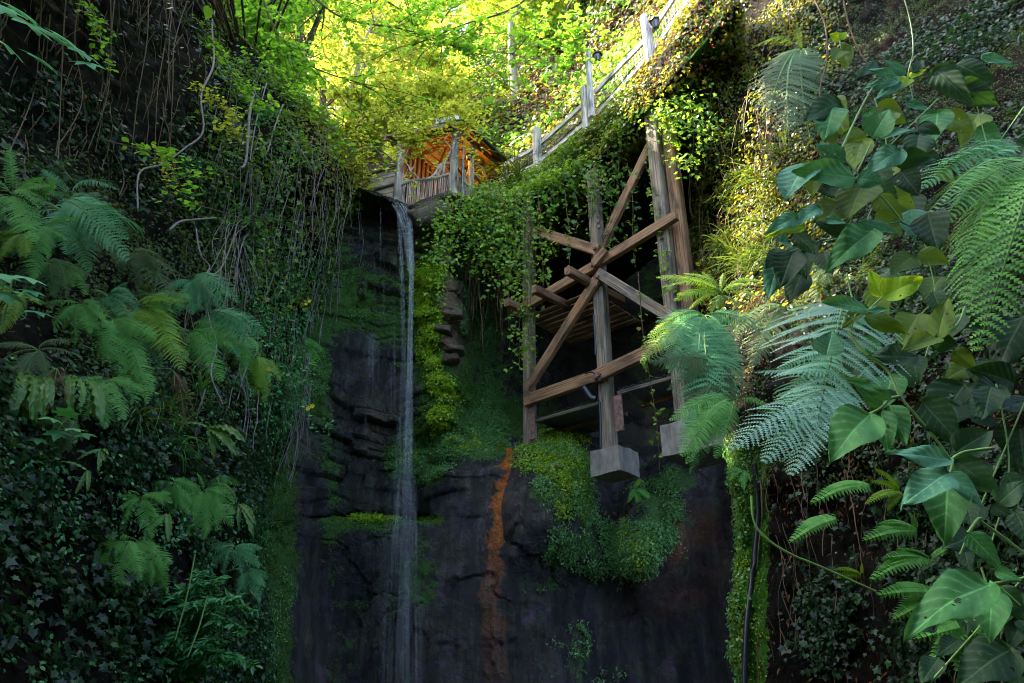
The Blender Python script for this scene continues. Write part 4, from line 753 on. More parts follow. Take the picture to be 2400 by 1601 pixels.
cover('ivy', PB, 17000, lambda X, Y, g: inbox(X, Y, 1080, 1480, 150, 560, 30)*np.clip((fbm(g*2, 4, 12)-.33)*6, 0.05, 1), 'ivy', M['ivy'], (.045, .08), (0, .22), 'fresh green ivy mat draped over the path edge')
cover('ivy', PB, 9000, lambda X, Y, g: inbox(X, Y, 1060, 1370, 330, 560, 30)*np.clip((fbm(g*2.4, 4, 19)-.4)*7, 0.05, 1), 'ivy', M['ivy_lit_tone'], (.04, .075), (.12, .32), 'ivy with sunlit leaf colour spilling over the path edge near the cabin')
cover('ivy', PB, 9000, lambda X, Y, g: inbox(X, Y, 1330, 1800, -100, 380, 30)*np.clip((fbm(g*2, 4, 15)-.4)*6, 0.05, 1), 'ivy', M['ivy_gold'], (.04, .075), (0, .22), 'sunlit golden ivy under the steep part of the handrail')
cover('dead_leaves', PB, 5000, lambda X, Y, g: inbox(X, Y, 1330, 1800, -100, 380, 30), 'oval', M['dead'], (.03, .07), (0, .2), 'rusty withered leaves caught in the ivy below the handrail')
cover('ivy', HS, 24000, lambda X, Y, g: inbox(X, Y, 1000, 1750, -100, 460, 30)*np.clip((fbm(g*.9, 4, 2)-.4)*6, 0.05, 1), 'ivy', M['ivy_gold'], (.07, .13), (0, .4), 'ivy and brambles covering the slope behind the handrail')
cover('ivy', HS, 9000, lambda X, Y, g: inbox(X, Y, 1000, 1750, -100, 460, 30)*np.clip((fbm(g*.8, 4, 55)-.45)*7, 0.03, 1), 'maple', M['canopy2'], (.09, .17), (.1, .6), 'green leafy growth over the slope behind the handrail')
cover('dead_leaves', HS, 12000, lambda X, Y, g: inbox(X, Y, 1000, 1750, -100, 460, 30)*np.clip((fbm(g*.8, 4, 5)-.44)*6, 0.0, 1), 'oval', M['dead'], (.06, .12), (0, .35), 'brown dead leaves spread over the slope behind the handrail')
cover('ivy', RBK, 34000, lambda X, Y, g: inbox(X, Y, 1560, 1960, -150, 720, 40)*np.clip((fbm(g*1.2, 4, 21)-.4)*6, 0.06, 1), 'oval', M['ivy_gold'], (.04, .085), (0, .25), 'golden green creeper hanging over the sunlit wall beyond the trestle')
cover('dead_leaves', RBK, 3500, lambda X, Y, g: inbox(X, Y, 1560, 2000, -100, 700, 40)*np.clip((fbm(g*1.6, 4, 25)-.48)*6, 0, 1), 'oval', M['dead'], (.03, .07), (0, .2), 'orange dead leaves on the sunlit wall beyond the trestle')
cover('moss', RBK, 60000, lambda X, Y, g: inbox(X, Y, 1900, 2450, -100, 800, 50)*np.clip((fbm(g*2.2, 4, 31)-.38)*6, 0.06, 1), 'oval', M['fern_olive'], (.010, .026), (0, .05), 'olive mossy mat high on the dark bank behind the bramble leaves')
cover('roots', RBK, 500, lambda X, Y, g: inbox(X, Y, 1760, 2300, 1000, 1601, 60), 'lance', M['dead'], (.02, .06), (0, .05), 'shreds of dead leaf and root on the dark bank', droop=2)
cover('ivy', CV, 1500, lambda X, Y, g: inbox(X, Y, 1480, 1700, 380, 800, 40), 'oval', M['moss'], (.05, .09), (0, .1), 'faint moss on the rock far behind the trestle')
cover('ivy', LBK, 16000, lambda X, Y, g: inbox(X, Y, -100, 640, 380, 1000, 50)*np.clip((fbm(g*1.9, 4, 16)-.36)*6, 0.05, 1), 'oval', M['fern_olive'], (.03, .06), (0, .12), 'shadowed olive undergrowth between the ferns of the bank')
cover('undergrowth', RBK, 12000, lambda X, Y, g: inbox(X, Y, 1900, 2500, 1000, 1650, 60)*np.clip((fbm(g*2.2, 4, 88)-.42)*6, .03, 1), 'ivy', M['ivy_dark'], (.02, .05), (0, .08), 'nearly black ivy leaves low on the dark bank')
cover('undergrowth', RBK, 26000, lambda X, Y, g: inbox(X, Y, 1740, 2450, 560, 1120, 50)*np.clip((fbm(g*2.4, 4, 18)-.38)*6, 0.05, 1), 'oval', M['fern_olive'], (.016, .036), (0, .07), 'dark leafy undergrowth between ferns and brambles')
cover('ivy', RBK, 34000, lambda X, Y, g: inbox(X, Y, 1850, 3300, -150, 900, 60)*np.clip((fbm(g*1.3, 4, 81)-.44)*8, .02, 1), 'ivy', M['ivy_dark'], (.025, .055), (0, .12), 'dark ivy cloaking the high bank behind the brambles')
cover('litter', RBK, 4000, lambda X, Y, g: inbox(X, Y, 1740, 2450, 640, 1200, 50)*np.clip((fbm(g*2.0, 4, 28)-.5)*6, 0.0, 1), 'oval', M['dead'], (.012, .035), (0, .05), 'brown leaf litter lodged on the dark bank')
# ---------------- tangles of thin stems (nobody could count these)
def tangle(name, surf, n, mask, ln, m, label, r=.006, wob=.12, lift=.15, grav=.25, seg=9):
    p, N = surf.sample(n, mask); V = []; Q = []; c = 0
    for i in range(n):
        pts = wander(p[i]+N[i]*rng.uniform(.02, lift), np.array([rng.normal(0, .25), -.12, -1])+N[i]*.2, rng.uniform(*ln), seg, wob, grav)
        v, q = tube(pts, r*rng.uniform(.6, 1.5), 3); V.append(v); Q.append(q+c); c += len(v)
    o = link(name, meshN(name, np.concatenate(V), np.concatenate(Q)), None, [m]); tag(o, label, None, None, 'stuff')
tangle('stem_tangle', LBK, 420, lambda X, Y, g: inbox(X, Y, -50, 480, -150, 430, 40), (.6, 2.4), M['stem'], 'tangle of dry yellowish creeper stems on the upper bank', .006)
tangle('stem_tangle', LBK, 300, lambda X, Y, g: inbox(X, Y, 480, 830, 150, 620, 40), (.6, 2.2), M['stem_grey'], 'tangle of grey ivy stems hanging beside the waterfall', .0045, lift=.35)
tangle('stem_tangle', LBK, 200, lambda X, Y, g: inbox(X, Y, 380, 740, 560, 1000, 40), (.4, 1.2), M['stem_grey'], 'thin stems trailing from the edge of the fern bank', .005, lift=.3)
tangle('stem_tangle', RBK, 420, lambda X, Y, g: inbox(X, Y, 1580, 1950, -100, 640, 40), (.4, 1.8), M['stem'], 'brown dangling stems over the sunlit wall', .006, lift=.3)
tangle('stem_tangle', HS, 500, lambda X, Y, g: inbox(X, Y, 1000, 1700, -100, 450, 40), (.5, 2.2), M['stem'], 'brown stems sprawling over the slope behind the handrail', .01, wob=.25, lift=.4)
tangle('root_tangle', RBK, 260, lambda X, Y, g: inbox(X, Y, 1780, 2350, 980, 1500, 60), (.15, .7), M['stem'], 'fine roots hanging on the dark bank below the ferns', .0025, lift=.06)
tangle('stem_tangle', PB, 190, lambda X, Y, g: inbox(X, Y, 1090, 1260, 430, 560, 20), (1.0, 3.2), M['stem'], 'curtain of thin bare stems hanging from the path edge', .006, wob=.07, lift=.2, grav=.4, seg=16)
# ---------------- hanging ivy strands: each one a thing
def strand(pts, nleaf, ls, lm, sm, r, name, label, group, kind='ivy', spread=.07):
    pts = spline(pts, max(12, len(pts)*4)); root = empty(name, tuple(pts[0])); off = pts[0]
    v, q = tube(pts-off, np.linspace(r, r*.5, len(pts)), 4); link('stem', meshN('stem', v, q, smooth=True), root, [sm])
    t = rng.random(nleaf)**.9*(len(pts)-1); i = np.minimum(t.astype(int), len(pts)-2); c = pts[i]+(pts[i+1]-pts[i])*(t-i)[:, None]-off
    c = c+rdir(nleaf, spread)*np.array([1, .7, .6]); vw = np.array([0, -.8, .45])
    lb = LB().add(*leaves(c, nz(vw+rdir(nleaf, .55)), np.array([0, 0, -.8])+rdir(nleaf, .6), rng.uniform(ls*.6, ls*1.25, nleaf), kind)); me = lb.build('foliage', [lm], root, loc=(0, 0, 0)); 
    tag(root, label, 'ivy strand', group); return root
def hang(px, py, Y, ln, amp=.06, dx=0.):
    a = P(px, py, Y); n = 9; k = np.linspace(0, 1, n); ph = rng.random()*6
    return np.stack([a[0]+dx*k+amp*np.sin(k*5+ph)*k, a[1]-.15*np.sin(k*2.2)+.03*np.cos(k*7+ph), a[2]-ln*k], 1)
G1 = 'ivy strands hanging in front of the trestle'
for px, py, Y, ln, nl, w, lb_ in ((1412, 330, 11.0, 2.6, 190, .11, 'long dense ivy strand covering the upper middle trestle post'), (1440, 300, 10.8, 1.9, 110, .12, 'bushy ivy strand just beside the upper middle post'),
    (1520, 300, 10.2, 4.2, 230, .07, 'longest ivy strand, falling between the middle and outer trestle posts'), (1470, 380, 10.6, 2.3, 60, .06, 'thin ivy strand crossing the long diagonal brace'),
    (1380, 400, 11.0, 1.9, 40, .06, 'short sparse ivy strand above the upper brace end'), (1345, 420, 11.3, 1.3, 30, .06, 'sparse ivy strand over the first bay of the trestle'), (1325, 440, 11.3, 2.0, 50, .07, 'ivy strand dangling over the upper rusty brace'),
    (1290, 440, 11.5, 1.6, 90, .09, 'leafy ivy strand before the top of the first brace'), (1262, 450, 11.6, 2.2, 130, .1, 'leafy ivy strand beside the first trestle post'), (1238, 450, 11.6, 3.6, 210, .1, 'long ivy strand running down the first trestle post'),
    (1210, 450, 11.7, 3.9, 220, .12, 'long leafy ivy strand just outside the first trestle post'), (1185, 450, 11.9, 2.6, 200, .16, 'broad ivy strand in the curtain by the path edge'), (1150, 450, 12.2, 1.9, 190, .18, 'broad bright ivy strand at the curtain middle'),
    (1120, 450, 12.5, 1.3, 130, .17, 'short bushy ivy strand beside the balustrade'), (1495, 640, 10.2, 3.3, 34, .05, 'almost bare ivy tendril dangling below the braces'), (1550, 250, 10.0, 1.3, 60, .1, 'short ivy tuft strand before the outer post top'), (1560, 235, 9.8, .9, 260, .2, 'thick ivy clump hiding the top of the outer post'), (1615, 225, 9.6, 1.2, 300, .24, 'golden ivy clump over the top of the second outer post'), (1400, 385, 10.85, .8, 230, .19, 'small ivy clump on top of the middle post'), (1595, 370, 9.7, .35, 60, .12, 'grey leaved ivy bunch clinging across the outer post'),
    (1050, 470, 12.2, 2.3, 260, .13, 'ivy strand with pale leaves down the dry rock edge'), (1030, 480, 12.3, 1.4, 200, .16, 'bright ivy strand falling from the boulder'), (1080, 465, 12.5, .8, 200, .2, 'bushy yellow green ivy strand at the cabin corner foot')):
    strand(hang(px, py, Y, ln), nl, .075, M['ivy_lit_tone'] if px < 1300 or px > 1480 else M['ivy_dark'] if px == 1595 else M['ivy'], M['stem'], .008, 'ivy_strand', lb_, G1, spread=w)
for k in range(20): 
    px = rng.uniform(1095, 1235); strand(hang(px, 455+rng.uniform(-25, 30), 12.9-(px-1090)*.009, rng.uniform(.8, 2.2)), 110, .07, M['ivy_lit_tone'] if k % 2 else M['ivy'], M['stem'], .006, 'ivy_strand', 'bright ivy strand within the thick curtain below the path', 'ivy strands of the thick curtain', spread=.13)
for k in range(26):
    px = rng.uniform(500, 760); py = rng.uniform(150, 520)+max(0, (px-560))*.5; Y = LBK.at(px, min(py, 540))[0][1]-.35
    strand(hang(px, min(py, 540), Y, rng.uniform(1.2, 3.2), .1, rng.normal(0, .15)), 130, .075, M['ivy'] if k % 2 else M['ivy_dark'], M['stem_grey'], .006, 'ivy_strand', 'grey-stemmed ivy strand trailing over the bank beside the waterfall', 'grey ivy strands beside the waterfall', spread=.14)
for k in range(16):
    px = rng.uniform(1620, 1850); py = rng.uniform(-20, 260); Y = RBK.at(px, py)[0][1]-.3
    strand(hang(px, py, Y, rng.uniform(1., 2.4), .1), 70, .07, M['ivy_gold'], M['stem'], .006, 'ivy_strand', 'golden creeper strand on the sunlit wall beyond the trestle', 'golden creeper strands', 'oval', spread=.12)
# pale woody stems and roots traced on the left bank
GS = 'bare woody stems on the left bank'
def bare(ctrl, r, m, label, name='woody_stem', dY=-.3, surf=None):
    s_ = surf or LBK; pts = []
    for px, py in ctrl: q, N = s_.at(px, py); pts.append(q+N*(-dY))
    o = pole(name, pts, r, m, None, 5, .1); tag(o, label, 'stem', GS if s_ is LBK else None); return o
bare([(505, 0), (493, 80), (482, 170), (455, 250), (440, 320), (405, 370), (350, 410), (300, 445), (262, 480)], [.02, .016, .012], M['stem_grey'], 'long pale stem curving down across the dark upper bank')
bare([(590, 235), (575, 300), (558, 390), (545, 420)], [.03, .02], M['stem_grey'], 'thick pale stem hanging beside the ivy curtain')
bare([(610, 220), (588, 310), (572, 400)], [.012, .01], M['stem_grey'], 'slim pale stem next to the thick pale one')
bare([(645, 270), (630, 320), (612, 375)], [.014, .01], M['stem_grey'], 'short pale stem in the ivy curtain')
bare([(655, 330), (690, 370), (715, 420), (712, 480)], [.012, .009], M['stem_grey'], 'bent pale stem nearest the waterfall lip')
bare([(350, 556), (395, 552), (425, 540), (470, 520)], [.016, .012], M['stem_grey'], 'crooked pale twig under the clover-like leaves')
bare([(420, 540), (425, 590), (440, 640), (455, 690), (450, 760), (460, 830), (450, 900), (455, 960)], [.012, .008], M['stem_grey'], 'wiry pale stem falling through the middle ferns')
bare([(560, 420), (530, 480), (515, 560), (480, 640), (455, 690), (420, 740)], [.014, .009], M['stem_grey'], 'pale stem crossing behind the middle ferns')
for k in range(14):
    px = rng.uniform(500, 590); bare([(px, 430+rng.uniform(-20, 20)), (px-15+rng.normal(0, 8), 520), (px-35+rng.normal(0, 14), 600), (px-60+rng.normal(0, 22), 690)], [.006, .004], M['stem_grey'], 'fine pale stem in the hanging bundle above the middle ferns', dY=-rng.uniform(.2, .6))
for k in range(14):
    px = rng.uniform(640, 760); y0 = rng.uniform(380, 480); bare([(px, y0), (px-14+rng.normal(0, 8), y0+80), (px-10+rng.normal(0, 14), y0+170), (px-35+rng.normal(0, 10), y0+260)], [.006, .004], M['stem_grey'], 'fine pale stem trailing near the waterfall cliff', dY=-rng.uniform(.2, .5))
for k in range(9):
    px = (60, 95, 130, 215, 235, 305, 365, 395, 370)[k]; bare([(px+30, -20), (px+18+rng.normal(0, 8), 110), (px+8+rng.normal(0, 10), 230), (px-20+rng.normal(0, 10), 370)], [.009, .006], M['stem'], 'dry yellowish stem climbing the dark upper bank', dY=-rng.uniform(.1, .3))
# ================================================================ ferns
def frondmesh(name, pairs=22, wid=.27, arch=.16, lobes=8, peak=.35, side=0., hwf=.56):
    V = []; T = []; R = []; n = 0
    def pt(t, s=0.): return np.array([side*t*t, t, arch*math.sin(math.pi*min(t, 1)**.8)-arch*.25*t])
    rach = np.array([pt(t) for t in np.linspace(0, 1, 14)]); v, q = tube(rach, np.linspace(.008, .002, 14), 4)
    V.append(v); T.append(np.concatenate([q[:, [0, 1, 2]], q[:, [0, 2, 3]]])); mi = [1]*len(T[0]); R.append(np.full(len(v), .5)); n = len(v)
    t0 = .14
    for k in range(pairs):
        t = t0+(1-t0)*((k+.5)/pairs)**.93; f = (t-t0)/(1-t0); w = wid*(math.sin(math.pi*min(1, (f+.18)/1.18)**1.15))**.85*(1.05-.25*f)+.01; w0_ = w
        b = pt(t); fw = .28+.5*f
        for sgn in (-1, 1):
            d = nz(np.array([sgn*1., fw+rng.normal(0, .08), -.12+rng.normal(0, .1)])); w = w0_*rng.uniform(.82, 1.08)*(.35 if rng.random() < .03 else 1); lat = nz(np.cross(d, np.array([0, 0, 1.]))*sgn)*-1
            m = max(3, int(lobes*w/wid+2)); hw = (1-t0)/pairs*hwf
            rv = rng.random()
            fr_ = np.linspace(0, 1, m+1); ax = b+d*w*fr_[:, None]+np.array([0, 0, -.22*w])*(fr_**2)[:, None]; h = hw*(1-fr_[:-1]**1.5*.85)[:, None]; md = (ax[1:]+ax[:-1])/2+d*h*.45
            V.append(np.concatenate([ax, md+lat*h, md-lat*h])); i_ = np.arange(m); T.append(np.concatenate([np.stack([i_, i_+m+1, i_+1], -1), np.stack([i_, i_+1, i_+2*m+1], -1)])+n); mi += [0]*(2*m); R.append(np.full(3*m+1, rv*.6+.2)+.2*rng.random(3*m+1)); n += 3*m+1
    me = meshN(name, np.concatenate(V), np.concatenate(T), {'rnd': np.concatenate(R)}, mi=mi); return me
FR = {}
for mk_ in ('fern', 'fern_silver', 'fern_blue', 'fern_lime', 'fern_olive', 'fern_brown'):
    for v in range(3):
        me = frondmesh('frond_'+mk_, (26, 30, 22)[v], ((.2, .17, .23)[v] if mk_ != 'fern_brown' else .075), (.14, .2, .1)[v], (11, 10, 12)[v], side=(0, .12, -.1)[v]); me.materials.append(M[mk_]); me.materials.append(M['stem_green']); FR[mk_, v] = me
def pinnate(name, pairs, w, m_):                                 # simple once-divided frond (polypody, hart's tongue when pairs is 0)
    V = []; T = []; R = []; n = 0
    for k in range(pairs):
        t = .12+.88*k/pairs; ww = w*math.sin(math.pi*min(1, .25+.75*t))**.7+.01; h = .44/pairs
        for sgn in (-1, 1):
            b = np.array([0, t, .12*math.sin(3*t)]); e = b+np.array([sgn*ww, ww*.3, -.04]); V.append(np.array([b+[0, -h, 0], b+[sgn*ww*.5, -h+ww*.12, .01], e, b+[sgn*ww*.55, h+ww*.2, .01], b+[0, h, 0]])); T.append(np.array([(0, 1, 4), (1, 3, 4), (1, 2, 3)])+n); R.append(np.full(5, rng.random())); n += 5
    v, q = tube(np.array([(0, t, .12*math.sin(3*t)) for t in np.linspace(0, 1, 8)]), .006, 3); V.append(v); T.append(np.concatenate([q[:, [0, 1, 2]], q[:, [0, 2, 3]]])+n); R.append(np.full(len(v), .5))
    me = meshN(name, np.concatenate(V), np.concatenate(T), {'rnd': np.concatenate(R)}); me.materials.append(m_); return me
FR['silver', 0] = frondmesh('frond_silver', 25, .34, .26, 30, hwf=.82); FR['silver', 0].materials.append(M['fern_silver']); FR['silver', 0].materials.append(M['stem_green'])
FR['poly', 0] = pinnate('frond_small', 16, .17, M['fern']); FR['polyl', 0] = pinnate('frond_small', 15, .18, M['fern_lime'])
def strapmesh():
    n = 26; V = []; T = []; 
    for i in range(n+1):
        t = i/n; w = .075*(math.sin(math.pi*min(1, t*.92+.08))**.45); wv = .02*math.sin(t*38); z = .16*math.sin(t*2.8)
        V += [(-w+wv*.3, t, z+wv), (-w*.35, t, z+.0), (0, t, z-.018), (w*.35, t, z+.0), (w+wv*.3, t, z-wv)]
    for i in range(n):
        for k in range(4): a = i*5+k; T += [(a, a+1, a+6), (a, a+6, a+5)]
    me = meshN('strap_frond', V, T, {'rnd': rng.random(len(V))*.3+.5}, smooth=True); return me
FR['strap', 0] = strapmesh(); FR['strap', 0].materials.append(leafmat('strap_leaf', [(0, (.05, .14, .02)), (1, (.09, .2, .025))], (.25, .4, .03), .3, .4, .35))
def place(o, base, tip, nrm, roll=0.):
    base = np.asarray(base, float); tip = np.asarray(tip, float); y = nz(tip-base); s = np.linalg.norm(tip-base); z = np.asarray(nrm, float); z = nz(z-y*z.dot(y)); x = np.cross(y, z)
    c, s_ = math.cos(roll), math.sin(roll); x, z = x*c+z*s_, z*c-x*s_
    m = Matrix([[x[0]*s, y[0]*s, z[0]*s, base[0]], [x[1]*s, y[1]*s, z[1]*s, base[1]], [x[2]*s, y[2]*s, z[2]*s, base[2]], [0, 0, 0, 1]]); o.matrix_basis = m
CAM = np.array([0, 0, CZ])
def fern(px, py, surf, tips, mk_, label, lift=.1, out=.35, extra=3, name='fern', Y=None, group=None, ln=None, cat='fern', vnts=3, part='frond'):
    if Y is None: b, N = surf.at(px, py); b = b+N*lift+nz(CAM-b)*(.25 if surf is LBK else 0)
    else: b = P(px, py, Y); N = nz(CAM-b)
    root = empty(name, tuple(b)); view = nz(CAM-b)
    for i, tp in enumerate(tips):
        tx, ty = tp[:2]; dpx = math.hypot(tx-px, ty-py); sc = dpx*np.linalg.norm(b-CAM)/F
        D = tp[2] if len(tp) > 2 else out
        q = P(tx, ty, max(.6, b[1]-sc*D)); o = bpy.data.objects.new(part, FR[mk_, rng.integers(0, vnts)]); S.collection.objects.link(o); o.parent = root
        up_ = nz(view*.75+np.array([0, -.1, .75])+rng.normal(0, .12, 3)); place(o, np.zeros(3), q-b, up_, rng.normal(0, .2))
    if surf is LBK and mk_ not in ('poly', 'polyl', 'strap', 'fern_brown') and name == 'fern': extra = extra+8
    av = np.mean([math.hypot(t[0]-px, t[1]-py) for t in tips]) if tips else (ln or 100)
    for i in range(extra):
        a = rng.uniform(-.3, math.pi+.3); L_ = av*rng.uniform(.5, 1.15); tx = px+L_*math.cos(a)*1.1; ty = py+L_*math.sin(a)*.9-L_*.15; sc = L_*np.linalg.norm(b-CAM)/F
        q = P(tx, ty, max(.6, b[1]-sc*rng.uniform(-.1, .6))); o = bpy.data.objects.new(part, FR[mk_, rng.integers(0, vnts)]); S.collection.objects.link(o); o.parent = root
        place(o, np.zeros(3), q-b, nz(view*.7+np.array([0, -.1, .8])+rng.normal(0, .2, 3)), rng.normal(0, .3))
    tag(root, label, cat, group); return root
L, Rr = LBK, RBK
fern(150, 470, L, [(290, 430), (95, 395), (235, 470), (60, 450), (180, 520)], 'fern_blue', 'blue green fern topmost in the bank, one frond arching like a plume')
fern(10, 470, L, [(8, 345), (90, 410), (60, 560), (110, 480), (-60, 400)], 'fern', 'green fern at the very edge of the picture, fronds raised')
fern(130, 505, L, [(325, 575), (265, 570), (200, 590), (320, 530)], 'fern_blue', 'large blue green fern with a long frond reaching over the dark hollow', extra=3)
fern(70, 540, L, [(60, 645), (20, 600), (130, 600), (150, 560)], 'fern', 'mid green fern just under the topmost plumed one')
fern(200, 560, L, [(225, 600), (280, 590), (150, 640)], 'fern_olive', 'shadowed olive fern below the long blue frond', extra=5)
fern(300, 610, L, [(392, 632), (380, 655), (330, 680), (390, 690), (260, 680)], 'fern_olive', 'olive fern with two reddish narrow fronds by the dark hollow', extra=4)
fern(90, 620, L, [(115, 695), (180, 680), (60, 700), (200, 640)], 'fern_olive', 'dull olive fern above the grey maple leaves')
fern(140, 640, L, [(118, 692), (195, 685), (80, 650)], 'fern', 'broad soft fern hanging between olive ones', extra=4)
fern(235, 690, L, [(325, 725), (300, 760), (270, 765), (215, 750), (340, 700)], 'fern_blue', 'pale blue green fern in the middle of the fern bank', extra=4)
fern(180, 730, L, [(100, 812), (140, 770), (230, 770), (190, 800)], 'fern', 'fern with one bright frond pointing down towards the maple leaves', extra=3)
fern(250, 760, L, [(285, 880), (220, 850), (320, 850), (350, 800)], 'fern', 'tall green fern drooping in the middle of the bank', extra=4)
fern(350, 700, L, [(415, 735), (395, 780), (330, 740), (440, 700)], 'fern', 'fresh fern holding a fallen leaf on its frond', extra=3)
fern(310, 740, L, [(362, 765), (430, 860), (400, 830), (300, 800)], 'fern_lime', 'yellowish fern peeping out behind the blue green fronds', extra=1)
fern(320, 800, L, [(390, 860), (440, 840), (300, 860), (260, 830)], 'fern_blue', 'silvery blue fern above the big drooping frond', extra=4)
fern(280, 830, L, [(290, 962, .5), (340, 920), (230, 920), (370, 930), (210, 880)], 'fern', 'fern whose broad frond hangs lowest in the middle of the bank', extra=3)
fern(440, 670, L, [(575, 692), (550, 715), (500, 690), (420, 750), (400, 690)], 'fern_blue', 'dark blue green fern behind the hanging stem bundle', extra=4)
fern(480, 740, L, [(560, 830), (595, 810), (530, 790), (500, 860), (620, 780)], 'fern_blue', 'wide blue green fern beside the yellow-flowered creeper', extra=4)
fern(430, 780, L, [(480, 850), (515, 870), (450, 860), (500, 895)], 'fern', 'green fern with two fronds tipping over the lower edge', extra=3)
fern(560, 800, L, [(590, 870), (550, 855), (620, 850), (580, 900)], 'fern', 'small green fern at the outer edge of the fern bank', extra=2)
fern(60, 820, L, [(0, 900), (40, 920), (110, 880)], 'fern_olive', 'grey shadowed fern under the maple leaves', extra=4)
fern(110, 880, L, [(60, 960), (110, 970), (150, 940)], 'fern_brown', 'withered brown fern over the strap-leaved clump', extra=4)
fern(290, 850, L, [(300, 960), (330, 930), (260, 930)], 'fern_brown', 'withered fern with crumpled brown fronds under the middle fern', extra=4)
fern(400, 880, L, [(420, 990), (390, 980), (440, 960)], 'fern_brown', 'dead brown fern skirt below the green fronds', extra=4)
fern(20, 700, L, [(0, 780), (50, 750), (-20, 720)], 'fern_lime', 'lime green fern cut by the picture edge', extra=2)
fern(30, 560, L, [(50, 600), (0, 620), (80, 560)], 'fern_lime', 'small yellow green fern beside the edge, above the maple leaves', extra=2)
fern(145, 1010, L, [(110, 1075), (160, 1060), (90, 1040)], 'fern_olive', 'small olive fern behind the upright maple seedling', extra=2)
fern(400, 1150, L, [(298, 1222), (350, 1200), (385, 1190), (340, 1150), (440, 1180), (320, 1190), (300, 1160), (360, 1130), (330, 1235)], 'fern', 'soft green fern at the upper side of the lower fern group', extra=2)
fern(455, 1160, L, [(455, 1265), (500, 1250), (400, 1240), (530, 1200), (470, 1220), (515, 1150), (430, 1250), (480, 1262), (350, 1215), (545, 1230), (400, 1120), (460, 1110)], 'fern', 'fullest fern of the lower group, fronds fanning over ivy', extra=3)
fern(475, 1150, L, [(540, 1205), (525, 1240), (430, 1170), (560, 1170)], 'fern', 'fern with a small twig across it in the lower group', extra=2)
fern(275, 1290, L, [(180, 1325), (255, 1392), (210, 1340), (190, 1300)], 'fern', 'lower fern with one frond pointing straight down over dark ivy', extra=0)
fern(290, 1275, L, [(390, 1325), (360, 1345), (340, 1290)], 'fern', 'lower fern with fronds spreading over dark ivy', extra=0)
fern(330, 1180, L, [(290, 1240), (345, 1260), (380, 1230), (300, 1150), (395, 1160)], 'fern', 'fern spreading flat at the inner side of the lower group', extra=0)
fern(240, 900, L, [(180, 980), (230, 1000), (280, 980), (200, 940)], 'fern', 'dim fern between the strap ferns and the lowest drooping frond', extra=0)
fern(600, 850, L, [(640, 930), (600, 940), (660, 890), (570, 910)], 'fern_lime', 'small lime fern at the lower tip of the fern bank', extra=0)
fern(350, 1330, L, [(392, 1385), (370, 1360), (330, 1380)], 'fern', 'little fern tucked beneath the spreading pair', extra=1)
fern(530, 1290, L, [(425, 1370), (560, 1345), (600, 1330), (480, 1330), (575, 1310)], 'fern_blue', 'blue green fern crowning the leafy shrub', extra=2)
fern(560, 1345, L, [(622, 1375), (600, 1350), (610, 1410), (580, 1390)], 'fern_blue', 'small blue green fern at the outer side of the shrub', extra=1)
# on the cliff edge and hillside
for px, py, tips, mk_, lb_ in ((690, 800, [(760, 830), (740, 870), (720, 790), (750, 850)], 'poly', 'small bright fern on the mossy cliff next to the yellow flowers'), (1290, 1090, [(1305, 1130), (1270, 1110), (1320, 1095)], 'strap', 'young strap fern alone on the moss cushion'), (1490, 1150, [(1470, 1180), (1510, 1175), (1500, 1200), (1540, 1190)], 'poly', 'tiny fern sprig above the second moss bulge'), (1500, 1130, [(1485, 1150), (1512, 1138)], 'polyl', 'tiny lime fern sprig in the shade under the footing')):
    fern(px, py, CL if px < 1200 else LR, tips, mk_, lb_, extra=1, vnts=1)
for px, py in ((1120, 265), (1175, 250), (1240, 190), (1300, 150), (1135, 320)):
    fern(px, py, HS, [(px-45, py+15), (px-30, py+35), (px+30, py+30), (px+5, py+40)], 'fern', 'pale feathery fern on the slope behind the cabin roof', extra=2, group='ferns on the slope behind the cabin')
# hart's tongue
for px, py, tips, lb_ in ((35, 870, [(5, 1000), (20, 980), (60, 960)], 'hart-tongue fern with wavy strap fronds cut by the picture edge'), (85, 890, [(60, 990), (80, 1005), (118, 960), (100, 985)], 'hart-tongue fern with the most strap fronds, hanging straight'), (150, 880, [(170, 975), (185, 960), (150, 950)], 'hart-tongue fern between the two other strap-leaved clumps'), (190, 905, [(232, 1000), (215, 985), (240, 960)], 'hart-tongue fern with one long strap bending out over dark soil'),
                          (215, 1060, [(230, 1108), (245, 1085), (180, 1080), (255, 1070)], 'small hart-tongue fern above the dark ivy'), (185, 1110, [(175, 1160), (205, 1155)], 'pair of short strap fronds low in the dark ivy'), (480, 1020, [(520, 1060), (575, 1045), (560, 1075), (500, 1080), (530, 1030)], 'hart-tongue fern catching light near the bank edge'), (545, 1190, [(600, 1235), (590, 1260), (580, 1215), (560, 1240)], 'hart-tongue fern hanging at the bank edge by the mossy rock'), (370, 1200, [(345, 1250), (370, 1235), (395, 1275)], 'two-toned strap fronds under the fern with a twig')):
    fern(px, py, L, tips, 'strap', lb_, extra=1, vnts=1, name='strap_fern', cat='strap fern', out=.5)
